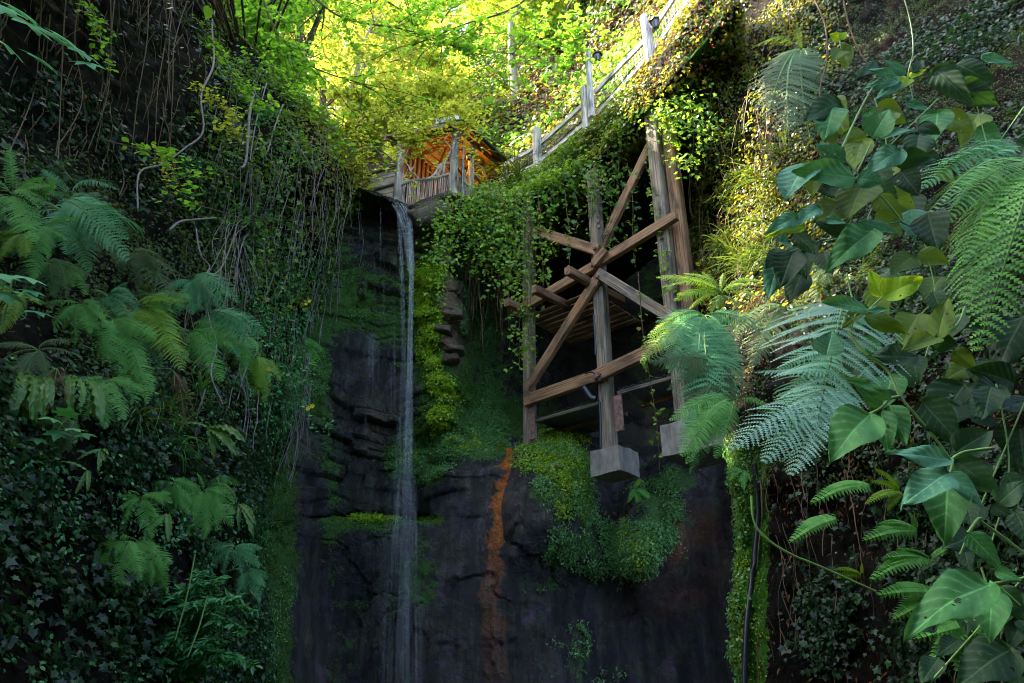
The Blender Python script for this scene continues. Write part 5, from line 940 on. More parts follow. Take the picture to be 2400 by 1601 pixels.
# right side ferns
fern(1690, 690, Rr, [(1540, 645, .1), (1600, 660, .3), (1580, 700, .2), (1640, 640, .0), (1740, 660), (1700, 640), (1560, 670, .2), (1620, 720, .3), (1770, 690, .2), (1730, 720, .4), (1660, 730, .4), (1600, 640, -.1), (1780, 650, 0)], 'fern_lime', 'sunlit lime fern with a brown stalk arching towards the trestle', Y=6.3, extra=5)
fern(1650, 740, Rr, [(1500, 845, .1), (1530, 790, .2), (1545, 830, .2), (1560, 750), (1515, 815, .1), (1580, 790, .3), (1600, 830, .4)], 'fern_lime', 'bright yellow green fern reaching over the lower trestle beam', Y=6.5, extra=0)
fern(1650, 740, Rr, [(1600, 900), (1640, 880), (1690, 980), (1590, 850), (1660, 940), (1710, 860), (1620, 800), (1600, 960, .4), (1630, 1000, .4), (1570, 870, .3), (1680, 820), (1740, 820), (1740, 880), (1650, 860), (1700, 930)], 'fern_blue', 'deep green fern cascade hanging below the lime fronds', Y=6.1, extra=6)
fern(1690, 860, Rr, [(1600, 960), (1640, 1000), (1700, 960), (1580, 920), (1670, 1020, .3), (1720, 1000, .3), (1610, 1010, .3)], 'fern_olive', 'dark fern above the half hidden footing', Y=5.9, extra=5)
fern(1640, 960, Rr, [(1640, 1110, .1), (1600, 1040), (1660, 1060), (1590, 1000)], 'fern_blue', 'drooping grey green fern dangling in front of the second footing', Y=5.6, extra=0)
fern(1720, 940, Rr, [(1600, 1010, .3), (1580, 1050, .3), (1630, 1080, .4), (1680, 1070, .4), (1570, 980, .2), (1650, 1030, .4), (1600, 960, .2)], 'fern', 'dark fern spilling right over the half hidden footing', Y=5.5, extra=2)
fern(1850, 740, Rr, [(1720, 800), (1760, 760), (1800, 800), (1740, 850), (1900, 720), (1950, 740)], 'fern_olive', 'shaded olive fern on the ledge behind the silver frond', extra=3)
fern(1965, 770, Rr, [(1922, 958, 1.35)], 'silver', 'big silvery fern frond arching over the mossy pillar', Y=2.75, extra=0, vnts=1)
fern(1990, 830, Rr, [(1800, 930, .5), (1860, 950, .6), (2050, 900, .5), (1830, 860, .4)], 'fern_blue', 'blue green fern behind the silvery frond', Y=3.9, extra=2)
fern(2010, 930, Rr, [(1712, 1038, .35), (1790, 1070, .5), (1890, 1070, .5), (1960, 1040, .4), (1790, 1000), (1850, 1100, .6)], 'fern_silver', 'pale green fern spraying outward just above the pillar', Y=3.7, extra=1)
fern(1880, 130, Rr, [(1800, 300), (1850, 320), (1900, 290), (1940, 220), (1810, 180), (1770, 240), (1860, 60)], 'fern_olive', 'large dark fern hanging high on the wall behind the bramble', extra=6, out=.5)
fern(2120, 640, Rr, [(2060, 720), (2030, 760), (2150, 720), (2080, 690)], 'fern_olive', 'small grey fern behind the big yellow bramble leaf', extra=2)
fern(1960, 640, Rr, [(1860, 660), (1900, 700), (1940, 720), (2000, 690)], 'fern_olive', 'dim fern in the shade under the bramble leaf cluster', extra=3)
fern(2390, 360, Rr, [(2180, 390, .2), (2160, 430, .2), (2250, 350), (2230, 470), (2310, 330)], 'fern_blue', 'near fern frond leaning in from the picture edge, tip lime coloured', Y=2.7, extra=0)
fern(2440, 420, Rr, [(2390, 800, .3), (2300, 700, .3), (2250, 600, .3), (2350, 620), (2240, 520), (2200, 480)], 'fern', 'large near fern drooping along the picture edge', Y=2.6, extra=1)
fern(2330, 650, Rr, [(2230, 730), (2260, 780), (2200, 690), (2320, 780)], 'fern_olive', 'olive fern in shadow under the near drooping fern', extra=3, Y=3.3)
for px, py, tips, k_, Y, lb_ in ((2110, 1150, [(2040, 1130), (2050, 1100), (2030, 1185), (2080, 1200)], 'polyl', 4.0, 'lime polypody just above the dark root bank'), (2040, 1135, [(1900, 1185), (1930, 1160)], 'poly', 4.2, 'narrow polypody frond stretching over the hanging roots'), (1960, 1210, [(1850, 1275), (1900, 1250), (1945, 1205)], 'poly', 4.3, 'thin crooked polypody frond over the dark roots'), (2150, 1240, [(2020, 1270), (2060, 1230), (2050, 1250), (2130, 1200)], 'poly', 3.9, 'green polypody with tapering fronds beneath the folded bramble leaf'),
    (2180, 1310, [(2040, 1365), (2070, 1310), (2060, 1340), (2100, 1290), (2230, 1280)], 'poly', 3.8, 'fullest polypody in the dark beside the lowest bramble'), (2200, 1390, [(2052, 1398), (2090, 1455), (2120, 1440)], 'poly', 3.7, 'polypody peeping out beneath the biggest bramble leaf'), (2020, 1345, [(1955, 1338), (2020, 1320), (1960, 1355)], 'polyl', 4.3, 'scrap of lime polypody beside the long green tendril'), (1740, 1100, [(1708, 1130), (1700, 1110), (1745, 1150), (1760, 1130)], 'poly', 5.5, 'small fern clinging to the top of the mossy pillar'), (2300, 1450, [(2180, 1560), (2240, 1580), (2140, 1500)], 'poly', 3.4, 'very dark polypody near the bottom corner')):
    fern(px, py, Rr, tips, k_, lb_, Y=Y, vnts=1, extra=0, name='polypody', cat='fern', out=.25)
# ================================================================ broad bramble leaves, one mesh per leaf
def vary(nt, b):                                                # blotches and browned flecks in the blade
    g = nt.nodes.new('ShaderNodeTexCoord'); n = nt.nodes.new('ShaderNodeTexNoise'); n.inputs['Scale'].default_value = 4; n.inputs['Detail'].default_value = 8; n.inputs['Roughness'].default_value = .7; nt.links.new(g.outputs['Object'], n.inputs[0])
    r = ramp(nt, [(.3, (.5, .55, .5)), (.5, (1, 1, 1)), (.66, (1.3, 1.25, 1.1)), (.7, (2.2, .9, .5))]); nt.links.new(n.outputs[0], r.inputs[0]); m = nt.nodes.new('ShaderNodeMix'); m.data_type = 'RGBA'; m.blend_type = 'MULTIPLY'; m.inputs[0].default_value = 1
    nt.links.new(b.inputs['Base Color'].links[0].from_socket, m.inputs[6]); nt.links.new(r.outputs[0], m.inputs[7]); nt.links.new(m.outputs[2], b.inputs['Base Color'])
def veinleaf(name, stops, tr, trans):
    m = leafmat(name, stops, tr, trans, .58, .2); nt = m.node_tree; Ln = nt.links; b = nt.nodes['Principled BSDF']
    a = nt.nodes.new('ShaderNodeAttribute'); a.attribute_name = 'vein'; src = b.inputs['Base Color'].links[0].from_socket
    mx = nt.nodes.new('ShaderNodeMix'); mx.data_type = 'RGBA'; Ln.new(a.outputs['Fac'], mx.inputs[0]); Ln.new(src, mx.inputs[6]); mx.inputs[7].default_value = (*[min(1, x*1.7+.03) for x in stops[-1][1]], 1); Ln.new(mx.outputs[2], b.inputs['Base Color'])
    t = nt.nodes['Translucent BSDF']; src = t.inputs[0].links[0].from_socket; m2 = nt.nodes.new('ShaderNodeMix'); m2.data_type = 'RGBA'; Ln.new(a.outputs['Fac'], m2.inputs[0]); Ln.new(src, m2.inputs[6]); m2.inputs[7].default_value = (*[x*.35 for x in tr], 1); Ln.new(m2.outputs[2], t.inputs[0])
    bp = nt.nodes.new('ShaderNodeBump'); bp.inputs['Strength'].default_value = .4; bp.inputs['Distance'].default_value = .0012; bp.invert = True; vary(nt, b); Ln.new(a.outputs['Fac'], bp.inputs['Height']); Ln.new(bp.outputs[0], b.inputs['Normal']); return m
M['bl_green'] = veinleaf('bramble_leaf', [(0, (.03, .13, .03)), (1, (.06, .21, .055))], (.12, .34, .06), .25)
M['bl_blue'] = veinleaf('bramble_leaf_sheen_tone', [(0, (.035, .14, .06)), (1, (.08, .24, .14))], (.1, .3, .1), .2)  # bluish sheen put into the leaf colour, gloss as on the others
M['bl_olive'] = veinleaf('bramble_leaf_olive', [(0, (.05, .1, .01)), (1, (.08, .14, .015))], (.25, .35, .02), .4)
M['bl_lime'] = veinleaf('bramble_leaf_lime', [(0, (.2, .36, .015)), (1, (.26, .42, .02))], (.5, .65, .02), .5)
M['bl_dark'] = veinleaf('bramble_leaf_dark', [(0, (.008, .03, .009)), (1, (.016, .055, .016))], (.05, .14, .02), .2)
def broadleaf(w, holes=False, peak=.38):
    nx, ny = 29, 49; t = np.linspace(0, 1, ny); s = np.linspace(-1, 1, nx); prof = np.sin(math.pi*np.clip(t, 0, 1)**.62)**.78*(1-.12*t)
    prof = prof/prof.max(); TT, SS = np.meshgrid(t, s, indexing='ij')
    nv = 7; sv = TT-np.abs(SS)*.22; saw = 1-.06*((sv*22) % 1)
    xx = SS*prof[:, None]*w/2*(np.where(np.abs(SS) > .93, saw, 1)); yy = TT-.03*np.abs(SS)*0
    ph = (sv*nv) % 1; vein = np.clip(1-np.minimum(ph, 1-ph)*nv*1.9, 0, 1)*np.clip((.97-np.abs(SS))*4, 0, 1)*(TT > .03); mid = np.clip(1-np.abs(xx)/.011, 0, 1); vein = np.maximum(vein*.75, mid)
    z = rng.uniform(.05, .3)*np.abs(xx)+.005*np.sin(sv*nv*2*math.pi)*np.abs(SS)*1.1-rng.uniform(.05, .3)*TT**2+.035*np.sin(TT*rng.uniform(4, 9)+SS*2.5+rng.random()*6)*(.4+np.abs(SS))+rng.normal(0, .02)*SS*TT
    V = np.stack([xx, yy, z], -1); i = (np.arange(ny-1)[:, None]*nx+np.arange(nx-1)[None]).ravel(); Q = np.stack([i, i+1, i+nx+1, i+nx], -1)
    if holes:
        c = V.reshape(-1, 3)[Q].mean(1); keep = np.ones(len(Q), bool)
        for k in range(rng.integers(2, 7)): h = np.array([rng.uniform(-.2, .25), rng.uniform(.25, .9)]); keep &= np.hypot(c[:, 0]-h[0], c[:, 1]-h[1]) > rng.uniform(.012, .03)
        keep &= ~((c[:, 1] > .72) & (c[:, 0] > .1) & (rng.random(len(c)) < .0))
        Q = Q[keep]
    return V.reshape(-1, 3), Q, vein.ravel()
def bleaf(base, tip, w, Y, mk_, parent, dY=-.02, holes=False, tilt=0.):
    """w: width in photo pixels"""
    b = P(*base, Y); L0 = math.hypot(tip[0]-base[0], tip[1]-base[1]); sc = L0*np.linalg.norm(b-CAM)/F; q = P(*tip, Y-sc*.12+dY)
    V, Q, ve = broadleaf(min(1.5, w/L0), holes); me = meshN('leaf', V, Q, {'rnd': np.full(len(V), rng.random()), 'vein': ve}, smooth=True); o = link('leaf', me, parent, [M[mk_]])
    view = nz(CAM-b); loc = np.array(parent.location); pb = b-loc
    place(o, pb, q-loc, nz(view+np.array([0, 0, .45])+np.array([tilt, 0, 0])+rng.normal(0, .1, 3))); return b
def bramble(label, leaves_, stems, Y, r=.0028, group='bramble canes'):
    b0 = P(*stems[0][0][:2], Y) if stems else P(*leaves_[0][0], Y); root = empty('bramble', tuple(b0)); tag(root, label, 'bramble', group)
    for lf in leaves_: bleaf(lf[0], lf[1], lf[2], Y+(lf[4] if len(lf) > 4 else rng.uniform(-.06, .06)), lf[3], root, holes=(len(lf) > 5 or rng.random() < .3))
    for st in stems: pole('stem', [P(*p, Y+.03) for p in st], [r*1.2, r], M['stem_green'], root, 6, .08)
    return root
bramble('leafy bramble top with broad green and yellow leaves fanning outward',
 [((2003, 418), (1868, 388), 82, 'bl_green'), ((1890, 385), (1836, 462), 66, 'bl_blue', .06), ((1978, 378), (1916, 335), 48, 'bl_blue'), ((2045, 322), (2086, 246), 66, 'bl_green'), ((2112, 352), (2040, 384), 44, 'bl_blue'), ((2090, 372), (2200, 368), 62, 'bl_dark', .05),
  ((2010, 418), (2072, 425), 50, 'bl_blue', -.06), ((2024, 432), (1986, 508), 68, 'bl_olive', .04), ((1966, 470), (1925, 532), 56, 'bl_olive', .08), ((2055, 464), (2112, 510), 48, 'bl_olive', .08), ((2048, 425), (2104, 462), 44, 'bl_dark', .1), ((2020, 330), (2000, 390), 40, 'bl_olive', .12), ((2060, 320), (2155, 288), 34, 'bl_blue', .05), ((2110, 400), (2150, 450), 50, 'bl_dark', .12)],
 [[(2115, 520), (2075, 470), (2040, 440), (2008, 405), (1985, 378)], [(2030, 440), (2003, 418)], [(2008, 405), (2045, 330)]], 2.3, group='bramble canes')
bramble('bramble with one pale grooved leaf and paired thin leaves below the leafy top',
 [((2046, 540), (1944, 612), 62, 'bl_green', -.05), ((1922, 488), (1862, 514), 32, 'bl_blue'), ((1868, 508), (1802, 536), 32, 'bl_blue'), ((1888, 530), (1804, 542), 22, 'bl_lime'), ((1985, 552), (1915, 515), 40, 'bl_dark'), ((2012, 518), (2116, 546), 28, 'bl_blue'), ((2175, 500), (2195, 578), 62, 'bl_dark'), ((2135, 492), (2140, 545), 40, 'bl_blue'), ((1935, 515), (1985, 520), 24, 'bl_blue', -.04)],
 [[(2160, 540), (2110, 520), (2085, 500), (2060, 462)], [(2110, 520), (2050, 530)]], 2.35)
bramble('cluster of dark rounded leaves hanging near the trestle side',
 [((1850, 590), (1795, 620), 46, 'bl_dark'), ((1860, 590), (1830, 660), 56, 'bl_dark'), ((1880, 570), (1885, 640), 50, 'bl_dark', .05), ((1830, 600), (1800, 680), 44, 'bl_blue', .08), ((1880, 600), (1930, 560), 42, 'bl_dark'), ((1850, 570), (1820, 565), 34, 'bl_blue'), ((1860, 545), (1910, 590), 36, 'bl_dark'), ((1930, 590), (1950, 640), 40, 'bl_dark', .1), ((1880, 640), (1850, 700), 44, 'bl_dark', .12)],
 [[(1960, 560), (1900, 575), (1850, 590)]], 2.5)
bramble('bramble with the single glowing yellow green leaf full of small holes',
 [((2068, 696), (2164, 648), 74, 'bl_lime', -.03, 1), ((2066, 694), (2040, 630), 44, 'bl_lime', .0), ((2030, 724), (1934, 700), 52, 'bl_green'), ((2030, 728), (1975, 750), 30, 'bl_olive'), ((2028, 738), (2132, 778), 58, 'bl_olive'), ((2035, 730), (2085, 722), 24, 'bl_blue', .03), ((2140, 600), (2092, 632), 44, 'bl_olive', .1), ((2152, 592), (2228, 618), 56, 'bl_olive', .1)],
 [[(1995, 775), (2005, 740), (2032, 728), (2068, 696)], [(1985, 640), (1995, 690), (2010, 720)]], 2.2)
bramble('main bramble cane slanting down across the ferns with broad flat leaves',
 [((1938, 832), (1950, 774), 74, 'bl_blue', -.1), ((2152, 838), (2040, 828), 58, 'bl_dark', .04), ((2200, 792), (2117, 812), 44, 'bl_olive'), ((2198, 797), (2218, 688), 58, 'bl_olive'), ((2188, 800), (2246, 806), 64, 'bl_dark', .04), ((2038, 971), (1950, 1050), 92, 'bl_green', -.04), ((2064, 962), (2082, 1048), 52, 'bl_green'), ((2084, 950), (2126, 1036), 60, 'bl_green', .03), ((2085, 934), (1998, 878), 34, 'bl_green'), ((2064, 957), (2002, 892), 32, 'bl_green', .04), ((2110, 930), (2050, 915), 30, 'bl_dark', .05)],
 [[(1988, 778), (2026, 826), (2080, 868), (2110, 929), (2145, 971), (2195, 1032), (2229, 1080)], [(2110, 929), (2085, 934)], [(2038, 971), (2064, 957), (2085, 934)], [(2200, 795), (2245, 760), (2262, 720)]], 2.0, .0042)
bramble('bramble with a folded grey leaf above two large drooping leaves',
 [((2229, 1078), (2078, 1056), 52, 'bl_blue', -.02), ((2225, 1110), (2122, 1158), 74, 'bl_blue'), ((2223, 1110), (2211, 1262), 96, 'bl_green', .04), ((2226, 1110), (2302, 1184), 54, 'bl_blue', .0), ((2236, 1078), (2344, 1158), 84, 'bl_dark', .06), ((2240, 1060), (2330, 1000), 80, 'bl_dark', .1), ((2160, 940), (2250, 1040), 90, 'bl_dark', .14)],
 [[(2229, 1078), (2232, 1092), (2225, 1112)], [(2229, 1078), (2260, 1060), (2330, 1050)], [(2298, 1222), (2345, 1255), (2405, 1300)]], 1.9, .004)
bramble('lowest bramble with the biggest lit leaf near the bottom corner',
 [((2318, 1370), (2124, 1436), 104, 'bl_green', -.04, 1), ((2325, 1376), (2319, 1502), 74, 'bl_green', .04), ((2269, 1250), (2350, 1326), 66, 'bl_green', .06), ((2330, 1338), (2396, 1358), 44, 'bl_green'), ((2335, 1376), (2400, 1450), 80, 'bl_dark', .06), ((2340, 1180), (2400, 1120), 60, 'bl_dark'), ((2370, 1520), (2250, 1590), 90, 'bl_dark', .1), ((2380, 1200), (2420, 1280), 60, 'bl_dark', .05)],
 [[(2318, 1370), (2370, 1362), (2420, 1350)], [(2269, 1250), (2290, 1220), (2300, 1215)], [(2340, 1375), (2390, 1420)]], 1.8, .004)
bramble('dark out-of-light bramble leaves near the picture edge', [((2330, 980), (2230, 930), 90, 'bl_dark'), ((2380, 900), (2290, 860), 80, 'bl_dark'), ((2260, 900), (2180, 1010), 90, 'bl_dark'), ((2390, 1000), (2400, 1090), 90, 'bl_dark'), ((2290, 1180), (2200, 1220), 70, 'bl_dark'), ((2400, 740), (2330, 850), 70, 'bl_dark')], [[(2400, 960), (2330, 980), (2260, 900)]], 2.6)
bramble('pale spreading leaves on the stem under the grey dead flower head',
 [((2115, 180), (2030, 158), 22, 'bl_blue'), ((2120, 175), (2080, 140), 24, 'bl_blue'), ((2135, 185), (2092, 202), 20, 'bl_lime'), ((2130, 180), (2172, 162), 20, 'bl_lime'), ((2105, 190), (2026, 196), 24, 'bl_blue'), ((2110, 195), (2060, 215), 22, 'bl_blue'), ((2140, 170), (2170, 130), 24, 'bl_dark'), ((2125, 240), (2195, 262), 24, 'bl_blue'), ((2190, 160), (2270, 235), 52, 'bl_dark', .1), ((2240, 150), (2330, 190), 60, 'bl_dark', .1), ((2240, 200), (2340, 240), 70, 'bl_dark', .12), ((2300, 130), (2380, 150), 26, 'bl_blue', .05), ((2060, 150), (2010, 175), 22, 'bl_dark')],
 [[(2142, 245), (2135, 210), (2128, 175), (2140, 120), (2135, 60), (2120, 0)]], 3.2)
bramble('group of small yellow rounded leaves before the dark fern high on the wall',
 [((1968, 92), (1946, 80), 22, 'bl_lime'), ((1970, 92), (1985, 72), 20, 'bl_lime'), ((1975, 118), (1998, 105), 28, 'bl_olive'), ((1975, 118), (1953, 132), 26, 'bl_olive'), ((1978, 120), (1984, 150), 24, 'bl_olive')], [[(2010, 118), (1975, 118), (1968, 92)]], 4.0, .004)
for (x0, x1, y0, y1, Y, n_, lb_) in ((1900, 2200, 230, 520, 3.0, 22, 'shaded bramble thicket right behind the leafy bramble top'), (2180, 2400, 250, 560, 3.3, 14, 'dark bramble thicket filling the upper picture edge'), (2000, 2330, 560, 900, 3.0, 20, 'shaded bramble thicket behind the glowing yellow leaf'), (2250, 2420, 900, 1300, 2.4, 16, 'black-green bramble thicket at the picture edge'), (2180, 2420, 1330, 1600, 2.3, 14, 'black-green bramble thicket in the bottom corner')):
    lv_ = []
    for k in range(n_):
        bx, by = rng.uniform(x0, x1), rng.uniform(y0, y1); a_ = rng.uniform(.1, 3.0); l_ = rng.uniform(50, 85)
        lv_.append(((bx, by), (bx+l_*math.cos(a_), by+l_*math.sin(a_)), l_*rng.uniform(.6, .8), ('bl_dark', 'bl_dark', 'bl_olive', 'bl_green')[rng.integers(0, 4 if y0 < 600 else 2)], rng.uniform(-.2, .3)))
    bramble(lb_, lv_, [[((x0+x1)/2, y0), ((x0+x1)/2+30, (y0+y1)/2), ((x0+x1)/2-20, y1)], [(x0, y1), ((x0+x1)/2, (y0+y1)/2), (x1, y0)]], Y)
for sp_, lb_, Y in (([(1761, 1162), (1768, 1225), (1800, 1265), (1854, 1299), (1928, 1330), (2053, 1386)], 'long bare green tendril curving over the hanging roots', 3.2), ([(1910, 0), (1934, 60), (1938, 140), (1922, 210), (1917, 320)], 'thick pale stalk hanging straight before the dark fern', 3.4), ([(1975, -10), (1990, 60), (2020, 130), (2060, 175)], 'thin brown twig hanging beside the small yellow leaves', 3.6), ([(1975, 345), (2000, 290), (2030, 230), (2045, 205)], 'thin green shoot rising from the bramble top', 2.5)):
    o = pole('tendril', [P(*p, Y) for p in sp_], [.006, .004] if Y > 3 else [.005, .003], M['stem_green'] if 'green' in lb_ else M['stem'], None, 6, .1); tag(o, lb_, 'tendril')
# broken seed head
c_ = P(2137, 70, 3.15); n = 26; LB().add(*leaves(rdir(n, .012), rdir(n, 1), np.array([0, 0, -1.])+rdir(n, .45), rng.uniform(.03, .085, n), 'lance')).build('seed_head', [M['stem_grey']], None, loc=c_); o = S.objects['seed_head']; tag(o, 'grey withered seed head on a thin stem', 'seed head')
# ================================================================ maple seedlings, overhanging twigs, shrub, creeper, grass
def seedling(label, lv, stem, Y, name='maple_seedling', m='fern_blue', size=1., cat='maple seedling', kind='maple'):
    root = empty(name, tuple(P(*stem[0], Y))); tag(root, label, cat); pole('stem', [P(*p, Y) for p in stem], .006, M['stem_green'], root, 5)
    for (px, py, s, dx, dy) in lv:
        b = P(px, py, Y-.03); q = P(px+dx, py+dy, Y-.1); tv, tf = LT[kind]; view = nz(CAM-b); ln = s*np.linalg.norm(b-CAM)/F; y = nz(q-b); z = nz(view*.5+np.array([0, 0, 1.])+rng.normal(0, .1, 3)); z = nz(z-y*z.dot(y)); x = np.cross(y, z)
        V = b+ln*(tv[:, 0:1]*x+tv[:, 1:2]*y+tv[:, 2:3]*z)-np.array(root.location); link('leaf', meshN('leaf', V, tf, {'rnd': np.full(len(V), rng.random())}), root, [M[m]])
seedling('grey blue maple seedling in front of the dark ferns', [(20, 645, 55, -30, 5), (60, 650, 55, 20, 10), (30, 690, 60, -35, 6), (55, 690, 60, 40, 10), (80, 730, 50, 25, 8), (-5, 660, 50, -20, 0), (70, 680, 40, 30, 20)], [(5, 760), (20, 700), (28, 650)], 3.6)
seedling('green maple seedling between the strap ferns and the dark ivy', [(135, 985, 42, -25, -5), (150, 975, 42, 15, -20), (165, 1005, 40, 30, 5), (140, 1010, 44, -10, 15), (100, 1030, 45, -30, 0), (190, 1015, 40, 25, 15)], [(90, 1070), (120, 1030), (150, 985)], 4.3, m='shrub')
seedling('silvery maple twig sweeping in at the upper picture corner', [(10, 15, 60, -20, 10), (45, 30, 60, 35, 10), (60, 55, 70, 50, 30), (110, 75, 70, 50, 30), (150, 95, 70, 50, 25), (185, 120, 60, 40, 25), (200, 145, 50, 35, 20), (90, 140, 65, 50, 25), (10, 105, 60, 25, 20)], [(-40, 0), (40, 40), (120, 85), (200, 125)], 3.0, 'maple_twig', cat='maple twig')
GR = 'leafy twigs in front of the left bank'
def spray(ctrl, Y, nleaf, size, m, label, kind='oval', group=GR, spread=.12, r=.01, name='leafy_twig', cat='twig', surf=None):
    pts = [P(px, py, (Y[min(i, len(Y)-1)] if isinstance(Y, (list, tuple)) else Y)) for i, (px, py) in enumerate(ctrl)]; pts = spline(pts, 24); root = empty(name, tuple(pts[0])); off = pts[0]; V = []; 
    lb = LB(); v, q = tube(pts-off, np.linspace(r, r*.3, 24), 5); mb = MB(); mb.add(v, q); C = []
    nb = max(3, nleaf//14)
    for k in range(nb):
        i = rng.integers(3, 23); w = wander(pts[i]-off, nz(np.gradient(pts, axis=0)[i])+rdir(1, .6)[0], rng.uniform(.6, 2.2)*spread*2, 7, .15, .05); v, q = tube(w, r*.25, 3); mb.add(v, q); C.append(w[rng.integers(1, 8, nleaf//nb)])
    C = np.concatenate(C)+rdir(nleaf//nb*nb, size*.5); n = len(C)
    mb.build('twig', M['stem'], root, loc=(0, 0, 0))
    lb.add(*leaves(C, nz(np.array([0, -.35, 1.])+rdir(n, .35)), np.array([0, -.3, -.25])+rdir(n, .7), rng.uniform(size*.6, size*1.2, n), kind)).build('foliage', [m], root, loc=(0, 0, 0)); tag(root, label, cat, group)
for c_, Y, n_, s_, m_, lb_ in (([(200, -20), (230, 60), (240, 130)], 5.5, 90, .07, 'canopy2', 'soft green leafy twig hanging before the dark upper bank'), ([(470, 60), (520, 130), (560, 190), (640, 240)], 8.0, 160, .09, 'canopy2', 'green twig reaching from the bank top towards the cabin'),
    ([(430, 190), (480, 220), (530, 260), (560, 330)], 7.8, 200, .08, 'canopy', 'bright green twig spilling down the dark bank'), ([(250, 330), (330, 350), (400, 380), (440, 430)], 6.0, 150, .08, 'canopy2', 'twig of rounded leaves over the dark hollow'), ([(380, 350), (400, 390), (420, 440)], 6.2, 80, .06, 'canopy', 'lime tipped twig near the long pale stem'),
    ([(460, 480), (530, 500), (590, 520), (620, 500)], 7.5, 90, .07, 'shrub', 'flat spray of small round leaves above the hanging stems'), ([(560, 420), (480, 380), (440, 385)], 7.6, 90, .07, 'shrub', 'green twig crossing the bare stem bundle'), ([(560, 80), (650, 170), (740, 260), (790, 310)], 9.0, 260, .08, 'canopy2', 'long drooping green twig in front of the bright canopy'), ([(560, 160), (620, 260), (640, 330)], 8.6, 160, .08, 'shrub', 'shadowed green twig over the ivy curtain')):
    spray(c_, Y, n_, s_, M[m_], lb_)
# shrub of lance leaves at the foot of the bank
def shrub(label, base, Y, stems, nl, size, m, group=None, name='shrub'):
    root = empty(name, tuple(P(*base, Y))); off = np.array(root.location); mb = MB(); C = []
    for a, b in stems:
        p0 = P(*a, Y-.0); p1 = P(*b, Y-rng.uniform(.05, .3)); pts = spline([p0, (p0+p1)/2+np.array([0, -.12, .1]), p1], 16)-off; v, q = tube(pts, np.linspace(.008, .003, 16), 4); mb.add(v, q)
        t = rng.uniform(.15, 1, nl//len(stems))*15; i = np.minimum(t.astype(int), 14); C.append(pts[i]+(pts[i+1]-pts[i])*(t-i)[:, None])
    C = np.concatenate(C); n = len(C); mb.build('stem', M['stem_green'], root, loc=(0, 0, 0)); tp = rdir(n, 1)*np.array([1, .5, .35])+np.array([0, -.4, -.25]); LB().add(*leaves(C, nz(np.array([0, -.6, .9])+rdir(n, .35)), tp, rng.uniform(size*.6, size*1.2, n), 'lance')).build('foliage', [m], root, loc=(0, 0, 0)); tag(root, label, 'shrub', group)
SS_ = [((470, 1500), (x, y)) for x, y in ((390, 1400), (430, 1380), (470, 1340), (520, 1350), (560, 1400), (600, 1430), (360, 1440), (500, 1400), (450, 1420), (580, 1480))]
shrub('leafy green shrub with narrow glossy leaves beneath the lower ferns', (470, 1560), 5.6, SS_+[((440, 1600), (x, y)) for x, y in ((330, 1520), (380, 1500), (420, 1480), (300, 1590), (520, 1500), (480, 1520), (560, 1540), (600, 1560), (350, 1570))], 1500, .085, M['shrub'])
for (a, b, lb_) in (((457, 1300), (410, 1500), 'pale straight stalk standing over the shrub'), ((485, 1400), (440, 1540), 'shorter pale stalk leaning within the shrub')): 
    o = pole('stalk', [P(*a, 5.2), P((a[0]+b[0])/2+4, (a[1]+b[1])/2, 5.15), P(*b, 5.1)], .006, M['stem_green'], None, 5); tag(o, lb_, 'stalk')
# yellow flowered creeper, three clumps on the bank edge
for k, (cx_, cy_, rx, ry, n_, lb_) in enumerate(((690, 660, 50, 40, 420, 'upper clump of the yellow-flowered creeper on the bank edge'), (640, 790, 55, 70, 520, 'middle clump of green creeper between ferns and cliff'), (665, 900, 65, 75, 800, 'lowest and largest clump of the yellow-flowered creeper'))):
    c, N = LBK.at(min(cx_, 660), cy_); Y = c[1]-.3; root = empty('flowering_creeper', tuple(P(cx_, cy_, Y))); off = np.array(root.location); C = []; mb = MB()
    for j in range(26):
        a = P(cx_+rng.normal(0, rx*.7)-20, cy_+rng.normal(0, ry*.5)-30, Y+.1); w = wander(a, np.array([.45, -.4, -.7])+rdir(1, .25)[0], rng.uniform(.3, .7), 10, .12, .1)-off; v, q = tube(w, .004, 3); mb.add(v, q); C.append(w[rng.integers(1, 11, n_//26)])
    C = np.concatenate(C); C = C+rdir(len(C), .03); n = len(C); mb.build('stem', M['stem'], root, loc=(0, 0, 0)); LB().add(*leaves(C, nz(np.array([0, -.5, 1.])+rdir(n, .4)), rdir(n, .8)+np.array([.2, -.3, -.2]), rng.uniform(.04, .075, n), 'oval')).build('foliage', [M['shrub']], root, loc=(0, 0, 0)); tag(root, lb_, 'creeper')
    if 'yf' not in M: M['yf'] = solid('yellow_petal', (.75, .55, .02), .6)
    for (fx, fy) in {0: [(726, 706), (718, 713)], 1: [(630, 865)], 2: [(631, 866), (587, 948), (732, 952), (722, 958)]}[k]:
        f_ = P(fx, fy, Y-.35); n5 = 5; pv = []; pf = []
        for a in range(5): an = a*2*math.pi/5; d = np.array([math.cos(an), -.2, math.sin(an)]); e = np.array([-math.sin(an), 0, math.cos(an)]); b0 = len(pv); pv += [f_, f_+d*.022+e*.012, f_+d*.036, f_+d*.022-e*.012]; pf.append((b0, b0+1, b0+2, b0+3))
        link('flower', meshN('flower', np.array(pv)-off, pf), [c for c in root.children if c.name.startswith('foliage')][0], [M['yf']])
